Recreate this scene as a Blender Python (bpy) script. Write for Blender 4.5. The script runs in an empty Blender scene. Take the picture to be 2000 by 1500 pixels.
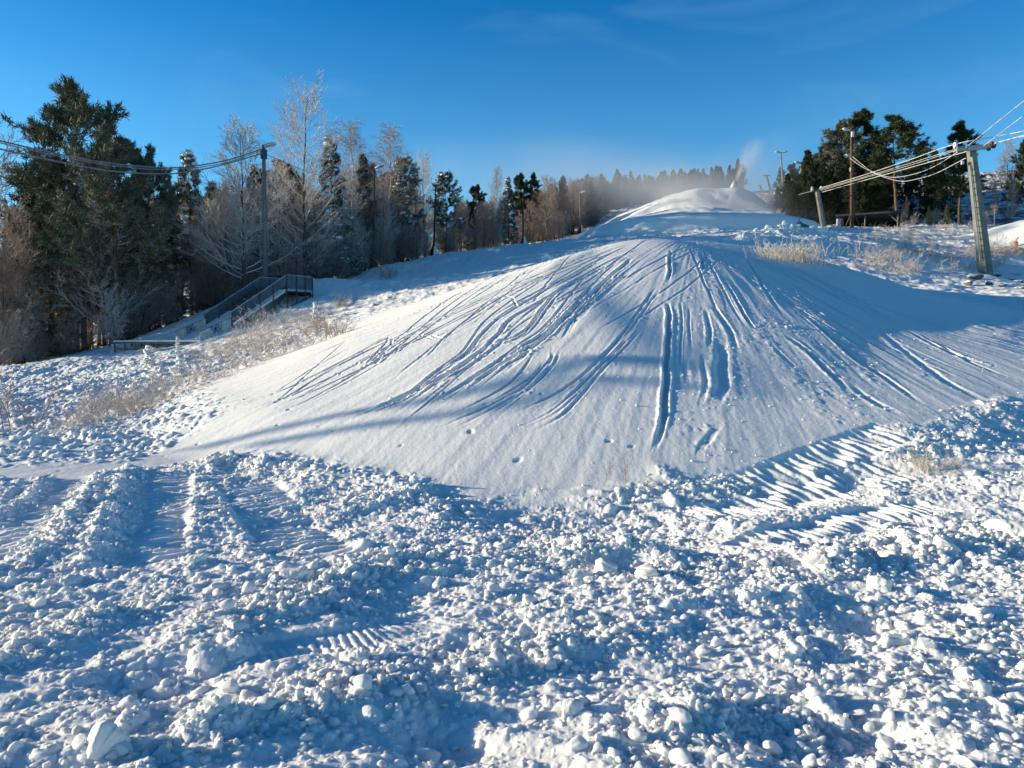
import bpy, bmesh, math, random
import numpy as np
from mathutils import Vector, Matrix

sc = bpy.context.scene
COL = sc.collection
R = math.radians

# ------------------------------------------------------------------ camera
CAM_Z = 1.6
PITCH = R(3.0)
FPX = 1502.0            # focal length in photo pixels (photo 2000 x 1500)
cam_d = bpy.data.cameras.new("camera")
cam = bpy.data.objects.new("camera", cam_d)
COL.objects.link(cam)
cam.location = (0, 0, CAM_Z)
cam.rotation_euler = (R(90) - PITCH, 0, 0)
cam_d.sensor_width = 36.0
cam_d.lens = 36.0 * FPX / 2000.0
cam_d.clip_start = 0.05
cam_d.clip_end = 3000
sc.camera = cam

# ------------------------------------------------------------------ sky and sun
SUN_EL = R(10.5)
SUN_AZ = R(8.0)          # degrees in front of straight left
SUN = Vector((-math.cos(SUN_EL) * math.cos(SUN_AZ), math.cos(SUN_EL) * math.sin(SUN_AZ), math.sin(SUN_EL)))
world = bpy.data.worlds.new("World")
sc.world = world
world.use_nodes = True
wn = world.node_tree
wn.nodes.clear()
w_out = wn.nodes.new("ShaderNodeOutputWorld")
w_bg = wn.nodes.new("ShaderNodeBackground")
w_sky = wn.nodes.new("ShaderNodeTexSky")
w_sky.sky_type = 'NISHITA'
w_sky.sun_disc = False
w_sky.sun_elevation = SUN_EL
w_sky.sun_rotation = math.atan2(SUN.x, SUN.y)
w_sky.altitude = 200
w_sky.air_density = 1.0
w_sky.dust_density = 0.3
w_sky.ozone_density = 2.5
w_tint = wn.nodes.new("ShaderNodeMix"); w_tint.data_type = 'RGBA'; w_tint.blend_type = 'MULTIPLY'
w_tint.inputs[0].default_value = 1.0
# the clear winter sky deepens with height: pale low down, deep blue overhead
w_geo = wn.nodes.new("ShaderNodeTexCoord"); w_sep = wn.nodes.new("ShaderNodeSeparateXYZ")
w_rp = wn.nodes.new("ShaderNodeValToRGB")
_el = w_rp.color_ramp.elements
_stops = [(0.06, (1.05, 1.85, 2.15)), (0.275, (0.50, 1.42, 1.95)), (0.41, (0.06, 1.02, 1.74)), (0.62, (0.09, 0.56, 0.94)), (1.0, (0.09, 0.40, 0.70))]
while len(_el) < len(_stops): _el.new(0.5)
for e, (p, c) in zip(_el, _stops): e.position = p; e.color = (*c, 1)
wn.links.new(w_geo.outputs['Generated'], w_sep.inputs[0]); wn.links.new(w_sep.outputs['Z'], w_rp.inputs[0])
wn.links.new(w_rp.outputs[0], w_tint.inputs[7])
# thin streaks of high cloud
w_tc = wn.nodes.new("ShaderNodeTexCoord")
w_map = wn.nodes.new("ShaderNodeMapping"); w_map.inputs['Scale'].default_value = (2.2, 2.2, 9.0); w_map.inputs['Rotation'].default_value = (0, R(-14), 0)
w_ns = wn.nodes.new("ShaderNodeTexNoise"); w_ns.inputs['Scale'].default_value = 1.6; w_ns.inputs['Detail'].default_value = 7; w_ns.inputs['Distortion'].default_value = 0.8
w_rmp = wn.nodes.new("ShaderNodeMapRange"); w_rmp.inputs[1].default_value = 0.52; w_rmp.inputs[2].default_value = 0.85; w_rmp.inputs[3].default_value = 0.0; w_rmp.inputs[4].default_value = 0.11
w_mix = wn.nodes.new("ShaderNodeMix"); w_mix.data_type = 'RGBA'
w_mix.inputs[7].default_value = (4.2, 6.6, 9.0, 1)
L = wn.links.new
L(w_tc.outputs['Generated'], w_map.inputs[0]); L(w_map.outputs[0], w_ns.inputs['Vector'])
L(w_ns.outputs['Fac'], w_rmp.inputs[0]); L(w_rmp.outputs[0], w_mix.inputs[0])
L(w_sky.outputs[0], w_tint.inputs[6]); L(w_tint.outputs[2], w_mix.inputs[6])
L(w_mix.outputs[2], w_bg.inputs[0]); L(w_bg.outputs[0], w_out.inputs[0])
w_bg.inputs[1].default_value = 0.056

sun_d = bpy.data.lights.new("sun", 'SUN')
sun_d.energy = 4.0
sun_d.angle = R(0.5)
sun_d.color = (1.0, 0.85, 0.61)
sun_o = bpy.data.objects.new("sun", sun_d)
COL.objects.link(sun_o)
sun_o.rotation_euler = SUN.to_track_quat('Z', 'Y').to_euler()
sun_o.location = (-60, 0, 40)

vs = sc.view_settings
vs.view_transform = 'Standard'; vs.look = 'None'; vs.gamma = 1.0; vs.use_curve_mapping = False
vs.exposure = 1.06
sc.cycles.max_bounces = 6
sc.cycles.diffuse_bounces = 3
sc.cycles.glossy_bounces = 2
sc.cycles.transmission_bounces = 2
sc.cycles.volume_bounces = 1
sc.cycles.transparent_max_bounces = 8
sc.cycles.volume_step_rate = 1.0
sc.cycles.volume_max_steps = 64
sc.cycles.use_denoising = True

# ------------------------------------------------------------------ photo pixel -> place
CP, SP = math.cos(PITCH), math.sin(PITCH)


def ray(px, py):
    a = (px - 1000.0) / FPX
    b = (750.0 - py) / FPX
    return np.array((a, CP + b * SP, -SP + b * CP))


def PT(px, py, Y):
    d = ray(px, py)
    d = d * (Y / d[1])
    return np.array((d[0], Y, CAM_Z + d[2]))


# ------------------------------------------------------------------ noise in numpy
_rs = np.random.RandomState(7)
PERM = np.concatenate([_rs.permutation(256)] * 3).astype(np.int64)
_ang = np.arange(256) / 256.0 * 2 * np.pi
GX, GY = np.cos(_ang), np.sin(_ang)
RND = [_rs.rand(256) for _ in range(6)]


def gnoise(x, y, seed=0):
    x = x + seed * 17.31; y = y - seed * 9.17
    xi = np.floor(x).astype(np.int64); yi = np.floor(y).astype(np.int64)
    xf = x - xi; yf = y - yi
    u = xf * xf * xf * (xf * (xf * 6 - 15) + 10); v = yf * yf * yf * (yf * (yf * 6 - 15) + 10)

    def g(dx, dy):
        h = PERM[PERM[(xi + dx) & 255] + ((yi + dy) & 255)]
        return GX[h] * (xf - dx) + GY[h] * (yf - dy)
    a = g(0, 0); b = g(1, 0); c = g(0, 1); d = g(1, 1)
    return 1.5 * ((a + (b - a) * u) + ((c + (d - c) * u) - (a + (b - a) * u)) * v)


def fbm(x, y, oct=4, seed=0, gain=0.5):
    s = np.zeros_like(x); a = 1.0
    for o in range(oct):
        s = s + a * gnoise(x * 2 ** o, y * 2 ** o, seed + o * 3)
        a *= gain
    return s


def lumps(x, y, size, dens, seed, rmin=0.28, rmax=0.62, flat=0.8):
    """half buried rounded lumps of snow on a jittered grid of the given size"""
    X = x / size + seed * 13.7; Y = y / size - seed * 5.3
    xi = np.floor(X).astype(np.int64); yi = np.floor(Y).astype(np.int64)
    best = np.zeros_like(x)
    for dx in (-1, 0, 1):
        for dy in (-1, 0, 1):
            cx, cy = xi + dx, yi + dy
            h = PERM[PERM[cx & 255] + (cy & 255)]
            jx, jy, rr, ex, aa, pr = (RND[k][h] for k in range(6))
            r = rmin + (rmax - rmin) * rr * rr
            ddx = X - (cx + jx); ddy = Y - (cy + jy)
            ca, sa = np.cos(aa * 6.283), np.sin(aa * 6.283)
            p = ddx * ca + ddy * sa; q = (-ddx * sa + ddy * ca) * (1 + ex * 0.8)
            t = 1 - (p * p + q * q) / (r * r)
            hh = np.where((t > 0) & (pr < dens), np.sqrt(np.maximum(t, 0)) * r * (flat * (0.6 + 0.6 * ex)), 0)
            best = np.maximum(best, hh)
    return best * size


def sstep(a, b, x):
    t = np.clip((x - a) / (b - a), 0, 1)
    return t * t * (3 - 2 * t)


def smax(a, b, k):
    h = np.clip(0.5 + 0.5 * (a - b) / k, 0, 1)
    return b + (a - b) * h + k * h * (1 - h)


# ------------------------------------------------------------------ lie of the land
_ctrl = []
for (px, py, Y) in [
        (100, 830, 15), (250, 760, 20), (100, 762, 19), (0, 718, 30), (150, 702, 32), (330, 692, 36), (560, 695, 24),
        (700, 622, 32), (640, 562, 54), (800, 545, 50), (860, 497, 70), (740, 522, 60), (900, 535, 50), (1020, 482, 88),
        (1135, 463, 110), (1000, 512, 55), (1150, 480, 60), (1300, 463, 40), (1450, 456, 50), (1580, 452, 55),
        (1700, 446, 72), (1213, 408, 138), (1350, 385, 170), (1500, 378, 150), (1560, 428, 100), (1380, 452, 62),
        (1250, 455, 72), (1500, 447, 75), (1750, 470, 55), (1925, 537, 40), (1800, 502, 42), (2000, 553, 33), (1700, 558, 30),
        (1850, 441, 78), (2000, 432, 86), (1900, 345, 140), (2040, 330, 140), (1780, 358, 140), (1650, 375, 140),
        (1950, 390, 105), (1800, 400, 105), (1900, 640, 18), (1950, 720, 12.5), (1900, 850, 9.0), (1700, 900, 8.6),
        (520, 545, 47), (440, 590, 46), (345, 668, 40)]:
    _ctrl.append(PT(px, py, Y))
for x in (-8, -4, 0, 4, 8):
    for y in (-6, 2.5, 6, 8.6):
        _ctrl.append(np.array((x, y, 0.0)))
for p in [(-5, 11, 0.05), (0, 12, 0.1), (4, 12, 0.15), (-12, 12, -0.1), (-16, 20, 0.0), (-30, 20, -1.2), (-26, 36, 0.2), (-34, 50, -0.6), (-24, 60, 2.6), (-50, 40, -2),
          (-60, 100, 6), (-30, 120, 13), (-10, 100, 13.5), (-80, 200, 16), (0, 220, 36), (80, 220, 44), (150, 220, 48), (200, 140, 40), (120, 60, 13), (60, 20, 2.0), (20, 8, 0.4),
          (0, 340, 44), (-150, 340, 25), (150, 340, 52), (300, 300, 52), (-200, 100, 4), (-120, 0, -3), (120, 0, 1), (0, -60, -2), (-100, -100, -4), (100, -100, -2), (250, 100, 30), (-300, -300, -5), (300, -300, 0), (500, 500, 55), (-500, 500, 20), (0, 700, 50)]:
    _ctrl.append(np.array(p, float))
_ctrl = np.array(_ctrl)
_cx, _cy, _cz = _ctrl.T
_C2 = 2.0 ** 2
_n = len(_cx)
_Phi = np.sqrt((_cx[:, None] - _cx) ** 2 + (_cy[:, None] - _cy) ** 2 + _C2)
_A = np.zeros((_n + 1, _n + 1)); _A[:_n, :_n] = _Phi - np.eye(_n) * 0.25; _A[:_n, _n] = 1; _A[_n, :_n] = 1
_w = np.linalg.solve(_A, np.concatenate([_cz, [0]]))


def base_land(x, y):
    z = np.full_like(x, _w[_n])
    for i in range(_n):
        z += _w[i] * np.sqrt((x - _cx[i]) ** 2 + (y - _cy[i]) ** 2 + _C2)
    return z


def heap(x, y, a, b, z0, table, rnd=0.14):
    """a heap of made snow: crest segment a-b, reach of each flank by direction"""
    ax, ay = a; bx, by = b
    dx, dy = bx - ax, by - ay
    t = np.clip(((x - ax) * dx + (y - ay) * dy) / (dx * dx + dy * dy), 0, 1)
    px, py = x - (ax + t * dx), y - (ay + t * dy)
    d = np.hypot(px, py)
    th = np.degrees(np.arctan2(py, px)) % 360
    ta = np.array([k for k, _ in table] + [360.0 + table[0][0]]); tr = np.array([v for _, v in table] + [table[0][1]])
    # rounded from one flank to the next, no folds
    full = np.interp(np.arange(360), ta, tr)
    kk = np.exp(-0.5 * (np.arange(-45, 46) / 15.0) ** 2); kk /= kk.sum()
    full = np.convolve(np.concatenate([full[-45:], full, full[:45]]), kk, 'valid')
    rr = np.interp(th, np.arange(361), np.append(full, full[0]))
    q = d / rr
    return z0 * (1 + rnd - np.sqrt(q * q + rnd * rnd)) - 40 * np.maximum(q - 1.0, 0) ** 2


_ro = PT(340, 668, 40)


def ramp_zone(x, y, s0, s1):
    """1 in the cutting the start ramp stands in"""
    sx = (x - _ro[0]) * 0.6 + (y - _ro[1]) * 0.8; qx = (x - _ro[0]) * 0.8 - (y - _ro[1]) * 0.6
    return sstep(s0 - 1.2, s0 + 1.2, sx) * sstep(s1 + 1.5, s1 - 1.0, sx) * sstep(-2.0, -0.3, qx) * sstep(4.6, 2.9, qx)


def land(x, y):
    """smooth shape of the ground, no fine relief"""
    T = base_land(x, y)
    m = heap(x, y, (4.4, 24.5), (7.4, 26.0), 4.85,
             [(0, 11.0), (35, 20), (90, 60), (135, 22), (180, 12.3), (215, 13.2), (238, 15.2), (257, 15.9), (275, 14.4), (315, 12.0), (345, 11)])
    T = smax(T, m, 0.8)
    T = T - 0.55 * ramp_zone(x, y, 2.2, 9.0)
    m2 = 12.0 + heap(x, y, (23.3, 100), (28.3, 100.5), 9.4, [(0, 9.5), (90, 40), (180, 14), (225, 16), (270, 19), (315, 11)], 0.22)
    m2 = m2 + np.where(m2 > 5, 0.55 * gnoise(x / 9.0, y / 9.0, 91) + 0.25 * gnoise(x / 3.5, y / 3.5, 92), 0)
    T = smax(T, m2, 2.2)
    m3 = 12.2 + heap(x, y, (18.0, 75), (21.5, 76), 2.4, [(0, 7), (90, 14), (180, 10), (270, 9)], 0.25)
    T = smax(T, m3, 0.5)
    m4 = 6.0 + heap(x, y, (42.5, 56), (50, 60), 5.2, [(0, 16), (90, 40), (180, 12), (270, 14)], 0.25)
    T = smax(T, m4, 0.4)
    return T


def hit(px, py, far=200.0):
    """where the sight line through a photo pixel meets the smooth ground"""
    d = ray(px, py)
    d = d / d[1]
    ys = np.concatenate([np.linspace(1.5, 40, 900), np.linspace(40.1, far, 1200)])
    z = CAM_Z + d[2] * ys
    g = land(d[0] * ys, ys)
    below = np.nonzero(z < g)[0]
    k = below[0] if len(below) else len(ys) - 1
    return np.array((d[0] * ys[k], ys[k], g[k]))


def hits(pts):
    return np.array([hit(*p) for p in pts])


def resample(pts, n):
    """smooth curve through points in plan (Catmull-Rom), n samples per span"""
    p = np.asarray(pts, float)
    q = np.vstack([2 * p[0] - p[1], p, 2 * p[-1] - p[-2]])
    out = []
    for i in range(1, len(q) - 2):
        for t in np.linspace(0, 1, n, endpoint=False):
            a, b, c, d = q[i - 1], q[i], q[i + 1], q[i + 2]
            out.append(0.5 * ((2 * b) + (c - a) * t + (2 * a - 5 * b + 4 * c - d) * t * t + (3 * b - a - 3 * c + d) * t ** 3))
    out.append(p[-1])
    return np.array(out)


def line_dist(x, y, pts, reach):
    """index of points near a polyline, signed distance and way along it"""
    lo = pts.min(0) - reach; hi = pts.max(0) + reach
    idx = np.nonzero((x > lo[0]) & (x < hi[0]) & (y > lo[1]) & (y < hi[1]))[0]
    if not len(idx):
        return idx, None, None, 0
    X, Y = x[idx], y[idx]
    best = np.full(len(idx), 1e9); sg = np.zeros(len(idx)); al = np.zeros(len(idx)); s0 = 0.0
    for i in range(len(pts) - 1):
        a, b = pts[i], pts[i + 1]
        d = b - a; l = math.hypot(*d) + 1e-9; d = d / l
        rx, ry = X - a[0], Y - a[1]
        t = np.clip(rx * d[0] + ry * d[1], 0, l)
        ex, ey = rx - t * d[0], ry - t * d[1]
        dd = np.hypot(ex, ey)
        k = dd < best
        best = np.where(k, dd, best)
        sg = np.where(k, np.sign(d[0] * ry - d[1] * rx), sg)
        al = np.where(k, s0 + t, al)
        s0 += l
    keep = best < reach
    return idx[keep], (best * sg)[keep], al[keep], s0


# sledge and ski runs down the heap (photo pixels on the snow, width m, depth m)
RUNS = [
    ([(1205, 478), (1000, 558), (797, 656), (717, 702), (600, 760), (490, 806)], 0.10, 0.045),
    ([(1215, 482), (1020, 560), (820, 660), (735, 706), (620, 762), (520, 803)], 0.10, 0.05),
    ([(1130, 492), (850, 632), (780, 670), (605, 758), (490, 800), (420, 832)], 0.08, 0.045),
    ([(1196, 495), (1025, 590), (955, 639), (913, 688), (850, 730), (780, 779), (636, 830)], 0.14, 0.06),
    ([(1158, 532), (1007, 618), (972, 656), (902, 716), (797, 772), (668, 830)], 0.16, 0.08),
    ([(1196, 516), (1095, 565), (1025, 646), (955, 674), (885, 726), (832, 765), (755, 821)], 0.13, 0.06),
    ([(1165, 548), (1091, 632), (1025, 674), (937, 730), (902, 755), (836, 795)], 0.16, 0.07),
    ([(1215, 522), (1112, 611), (1039, 674), (986, 705), (906, 768)], 0.16, 0.08),
    ([(1074, 698), (1032, 747), (990, 775), (895, 819), (840, 845)], 0.10, 0.06),
    ([(1095, 681), (1074, 723), (1000, 782), (930, 822)], 0.10, 0.05),
    ([(1240, 500), (1150, 580), (1085, 640), (1000, 715), (960, 745)], 0.18, 0.06),
    ([(1245, 520), (1190, 565), (1130, 620), (1090, 672)], 0.22, 0.05),
    ([(1230, 478), (1120, 535), (1010, 590), (930, 640)], 0.12, 0.05),
    ([(1250, 486), (1170, 522), (1085, 570), (1000, 640), (900, 715)], 0.12, 0.06),
    ([(700, 670), (620, 715), (540, 765), (470, 800)], 0.08, 0.03),
    ([(900, 620), (760, 690), (640, 745), (560, 790)], 0.06, 0.02),
    ([(1260, 640), (1200, 700), (1130, 770), (1080, 812), (1000, 850)], 0.08, 0.02),
    ([(1285, 560), (1230, 650), (1160, 735), (1090, 790), (1010, 830)], 0.12, 0.015),
    # long straight trench and its neighbours down the front
    ([(1309, 488), (1308, 520), (1306, 552)], 0.12, 0.12),
    ([(1305, 588), (1306, 640), (1304, 690), (1300, 760), (1289, 850), (1272, 893)], 0.13, 0.15),
    ([(1330, 590), (1331, 640), (1328, 690), (1332, 740)], 0.08, 0.045),
    ([(1347, 600), (1345, 640), (1352, 690)], 0.08, 0.035),
    ([(1372, 498), (1371, 532)], 0.12, 0.08),
    ([(1378, 600), (1386, 650), (1388, 690)], 0.13, 0.05),
    ([(1340, 690), (1342, 760)], 0.15, 0.05),
    ([(1372, 690), (1378, 760), (1362, 800)], 0.12, 0.05),
    ([(1412, 660), (1412, 720), (1408, 770), (1388, 800)], 0.30, 0.07),
    ([(1385, 590), (1420, 640), (1450, 700)], 0.16, 0.04),
    ([(1410, 820), (1385, 860), (1372, 880), (1366, 920)], 0.16, 0.07),
    # runs on the shaded flank
    ([(1412, 545), (1440, 590), (1470, 640), (1500, 636)], 0.10, 0.06),
    ([(1502, 667), (1530, 698), (1566, 724)], 0.13, 0.06),
    ([(1526, 649), (1580, 691), (1637, 742), (1662, 775)], 0.16, 0.06),
    ([(1568, 610), (1607, 646), (1670, 700), (1730, 740), (1815, 797)], 0.14, 0.06),
    ([(1586, 742), (1630, 775), (1665, 798)], 0.14, 0.06),
    ([(1652, 742), (1685, 772), (1740, 802), (1790, 825)], 0.18, 0.06),
    ([(1766, 643), (1850, 688), (1970, 724)], 0.14, 0.06),
    ([(1790, 650), (1880, 700), (1990, 745)], 0.10, 0.05),
    ([(1495, 788), (1560, 797)], 0.10, 0.05),
    ([(1450, 500), (1490, 560), (1530, 620)], 0.12, 0.03),
    ([(1690, 630), (1760, 680), (1840, 740), (1950, 800)], 0.20, 0.04),
    ([(1880, 790), (1940, 830), (2010, 870)], 0.25, 0.05),
    ([(1850, 800), (1930, 850), (2010, 905)], 0.20, 0.05),
]
_r0 = random.Random(8)
_more = []
for k, (p, w, d) in enumerate(RUNS[:18]):      # lighter runs beside and across the main ones
    for q in range(2):
        o0, o1 = _r0.uniform(-26, 26), _r0.uniform(-34, 34)
        n_ = len(p) - 1
        _more.append(([(x + (o0 + (o1 - o0) * i / n_), y + 0.5 * (o0 + (o1 - o0) * i / n_)) for i, (x, y) in enumerate(p)], _r0.uniform(0.06, 0.10), _r0.uniform(0.02, 0.045)))
RUNS = [(resample(hits(p)[:, :2], 4), w * (0.62 if k < 18 else 0.66), d * (0.48 if k < 18 else 0.55)) for k, (p, w, d) in enumerate(RUNS)] + [(resample(hits(p)[:, :2], 4), w * 0.7, d * 0.5) for p, w, d in _more]

def fall_runs():
    """many faint narrow runs straight down the flanks from the crest"""
    rr_ = random.Random(77); out = []
    for lo, hi, n in ((172, 236, 34), (236, 286, 12), (296, 345, 14)):
        for k in range(n):
            th = math.radians(rr_.uniform(lo, hi)); bend = rr_.uniform(-0.10, 0.16) * (1 if lo < 200 else -0.6)
            a = rr_.uniform(0.5, 6.0); b = min(a + rr_.uniform(4.5, 13.0), 14.5); t = rr_.random()
            ox, oy = 4.4 + 3.0 * t, 24.5 + 1.5 * t
            out.append((np.array([(ox + r * math.cos(th + bend * (r / 12) ** 2), oy + r * math.sin(th + bend * (r / 12) ** 2)) for r in np.linspace(a, b, 9)]), rr_.uniform(0.045, 0.085), rr_.uniform(0.012, 0.028)))
            if rr_.random() < 0.6:      # the sledge's second runner
                p, w, d = out[-1]; out.append((p + np.array((-math.sin(th), math.cos(th))) * 0.34, w, d * 0.9))
    return out


RUNS += fall_runs()

# belts pressed by a tracked machine: (pixels, belt width, bar spacing, height)
BELTS = [
    ([(1370, 985), (1480, 945), (1600, 898), (1760, 842)], 0.55, 0.125, 0.036),
    ([(1330, 1010), (1450, 992), (1600, 960), (1770, 905)], 0.60, 0.12, 0.042),
    ([(1430, 1075), (1560, 1045), (1700, 1010), (1860, 985)], 0.50, 0.10, 0.034),
    ([(318, 925), (292, 1010), (262, 1110)], 0.70, 0.12, 0.034),
    ([(120, 935), (60, 1010), (-20, 1110)], 0.70, 0.12, 0.034),
    ([(480, 940), (560, 1030), (640, 1100)], 0.7, 0.13, 0.03),
    ([(440, 1285), (600, 1262), (760, 1240), (900, 1190)], 0.36, 0.055, 0.010),
]
BELTS = [(resample(hits(p)[:, :2], 5), w, s, h) for p, w, s, h in BELTS]

# windrows of loose clods pushed up beside the belts (pixels, half width, height)
ROWS = [
    ([(205, 925), (180, 960), (120, 1030), (60, 1100)], 0.20, 0.17),
    ([(255, 915), (240, 950), (210, 1030), (170, 1110)], 0.22, 0.20),
    ([(90, 935), (50, 975), (0, 1010)], 0.15, 0.12),
    ([(380, 905), (500, 905), (620, 925), (740, 945), (850, 965)], 0.36, 0.17),
    ([(640, 985), (760, 975), (860, 975)], 0.45, 0.16),
    ([(1270, 935), (1330, 925)], 0.25, 0.12),
    ([(1340, 965), (1440, 950)], 0.25, 0.10),
    ([(1060, 1080), (1200, 1085), (1330, 1110)], 0.45, 0.20),
    ([(1560, 1105), (1700, 1095), (1820, 1070), (2000, 1050)], 0.40, 0.20),
    ([(1950, 1040), (2060, 1060)], 0.35, 0.30),
    ([(480, 1215), (640, 1150), (800, 1080)], 0.30, 0.10),
    ([(560, 1400), (720, 1330), (860, 1290)], 0.22, 0.10),
    ([(0, 1290), (120, 1240), (260, 1190)], 0.25, 0.10),
    ([(380, 1480), (480, 1420), (600, 1400)], 0.18, 0.12),
    ([(820, 1330), (1000, 1290), (1180, 1240)], 0.25, 0.10),
    ([(1250, 1450), (1450, 1400), (1650, 1450)], 0.2, 0.08),
    ([(0, 880), (100, 862), (220, 868)], 0.6, 0.25),
]
ROWS = [(resample(hits(p)[:, :2], 4), w, h) for p, w, h in ROWS]
# banks of broken snow on the terrace behind the heap, in plan
FAR_ROWS = [([PT(1285, 458, 35), PT(1330, 456, 36), PT(1370, 458, 36)], 0.45, 0.35),
            ([PT(1440, 462, 40), PT(1490, 458, 42)], 0.5, 0.40),
            ([PT(1500, 458, 50), PT(1560, 452, 52), PT(1640, 452, 52)], 1.3, 0.75),
            ([PT(1060, 508, 41), PT(1120, 496, 40), PT(1200, 482, 38)], 0.5, 0.28)]
FAR_ROWS = [(resample(np.array(p)[:, :2], 4), w, h) for p, w, h in FAR_ROWS]
ROWS = [(p, w * 0.8, h * 0.62) for p, w, h in ROWS] + FAR_ROWS
HOLLOWS = [((1180, 1010), 0.7, 0.12), ((1000, 1000), 0.7, 0.12), ((1330, 1055), 0.5, 0.10), ((1215, 1100), 0.22, 0.14), ((1690, 1215), 0.3, 0.10), ((700, 1010), 0.5, 0.10), ((330, 1330), 0.3, 0.08), ((1640, 1420), 0.35, 0.10), ((880, 1440), 0.3, 0.09), ((560, 1010), 0.5, 0.06)]
HOLLOWS = [(hit(*p), r, d) for p, r, d in HOLLOWS]

_edge_px = [(-400, 925), (0, 935), (180, 940), (250, 918), (350, 903), (480, 897), (600, 917), (700, 945), (860, 958), (950, 972), (1100, 962), (1250, 948), (1330, 935), (1450, 918), (1600, 890), (1750, 850), (1880, 800), (2100, 740), (2400, 720)]
_e = np.array([hit(*p) for p in _edge_px])
EDGE_A = _e[:, 0] / _e[:, 1]; EDGE_Y = _e[:, 1]
# foot of the heap towards the shrub band: rough ground beyond it
_lft = hits([(250, 900), (370, 850), (480, 790), (600, 735), (700, 690), (800, 640), (900, 600)])


def masks(x, y):
    a = np.where(y > 0.5, x / np.maximum(y, 0.5), 0)
    ed = np.interp(a, EDGE_A, EDGE_Y) + 0.35 * gnoise(x / 0.9, y / 0.9, 41) + 0.15 * gnoise(x / 0.25, y / 0.25, 42)
    rough = np.where((y < 1.5), 1.0, sstep(0.25, -0.35, y - ed))
    # rough strip behind the heap's foot
    li = np.interp(x, _lft[:, 0], _lft[:, 1])
    n1 = gnoise(x / 1.3, y / 1.3, 43)
    strip = sstep(-0.6, 0.5, (y - li) + 0.8 * n1) * sstep(1.5, -1.5, x - 1.0) * sstep(34, 24, y) * sstep(8.5, 10.5, y)
    strip = strip * np.where(x < -16 - 0.25 * (y - 12), 0.35, 1)
    k = np.nonzero(strip > 0.001)[0]
    if len(k):
        strip[k] *= 1 - sstep(0.15, 0.65, land(x[k], y[k]) - base_land(x[k], y[k]))
    return rough, strip


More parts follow.
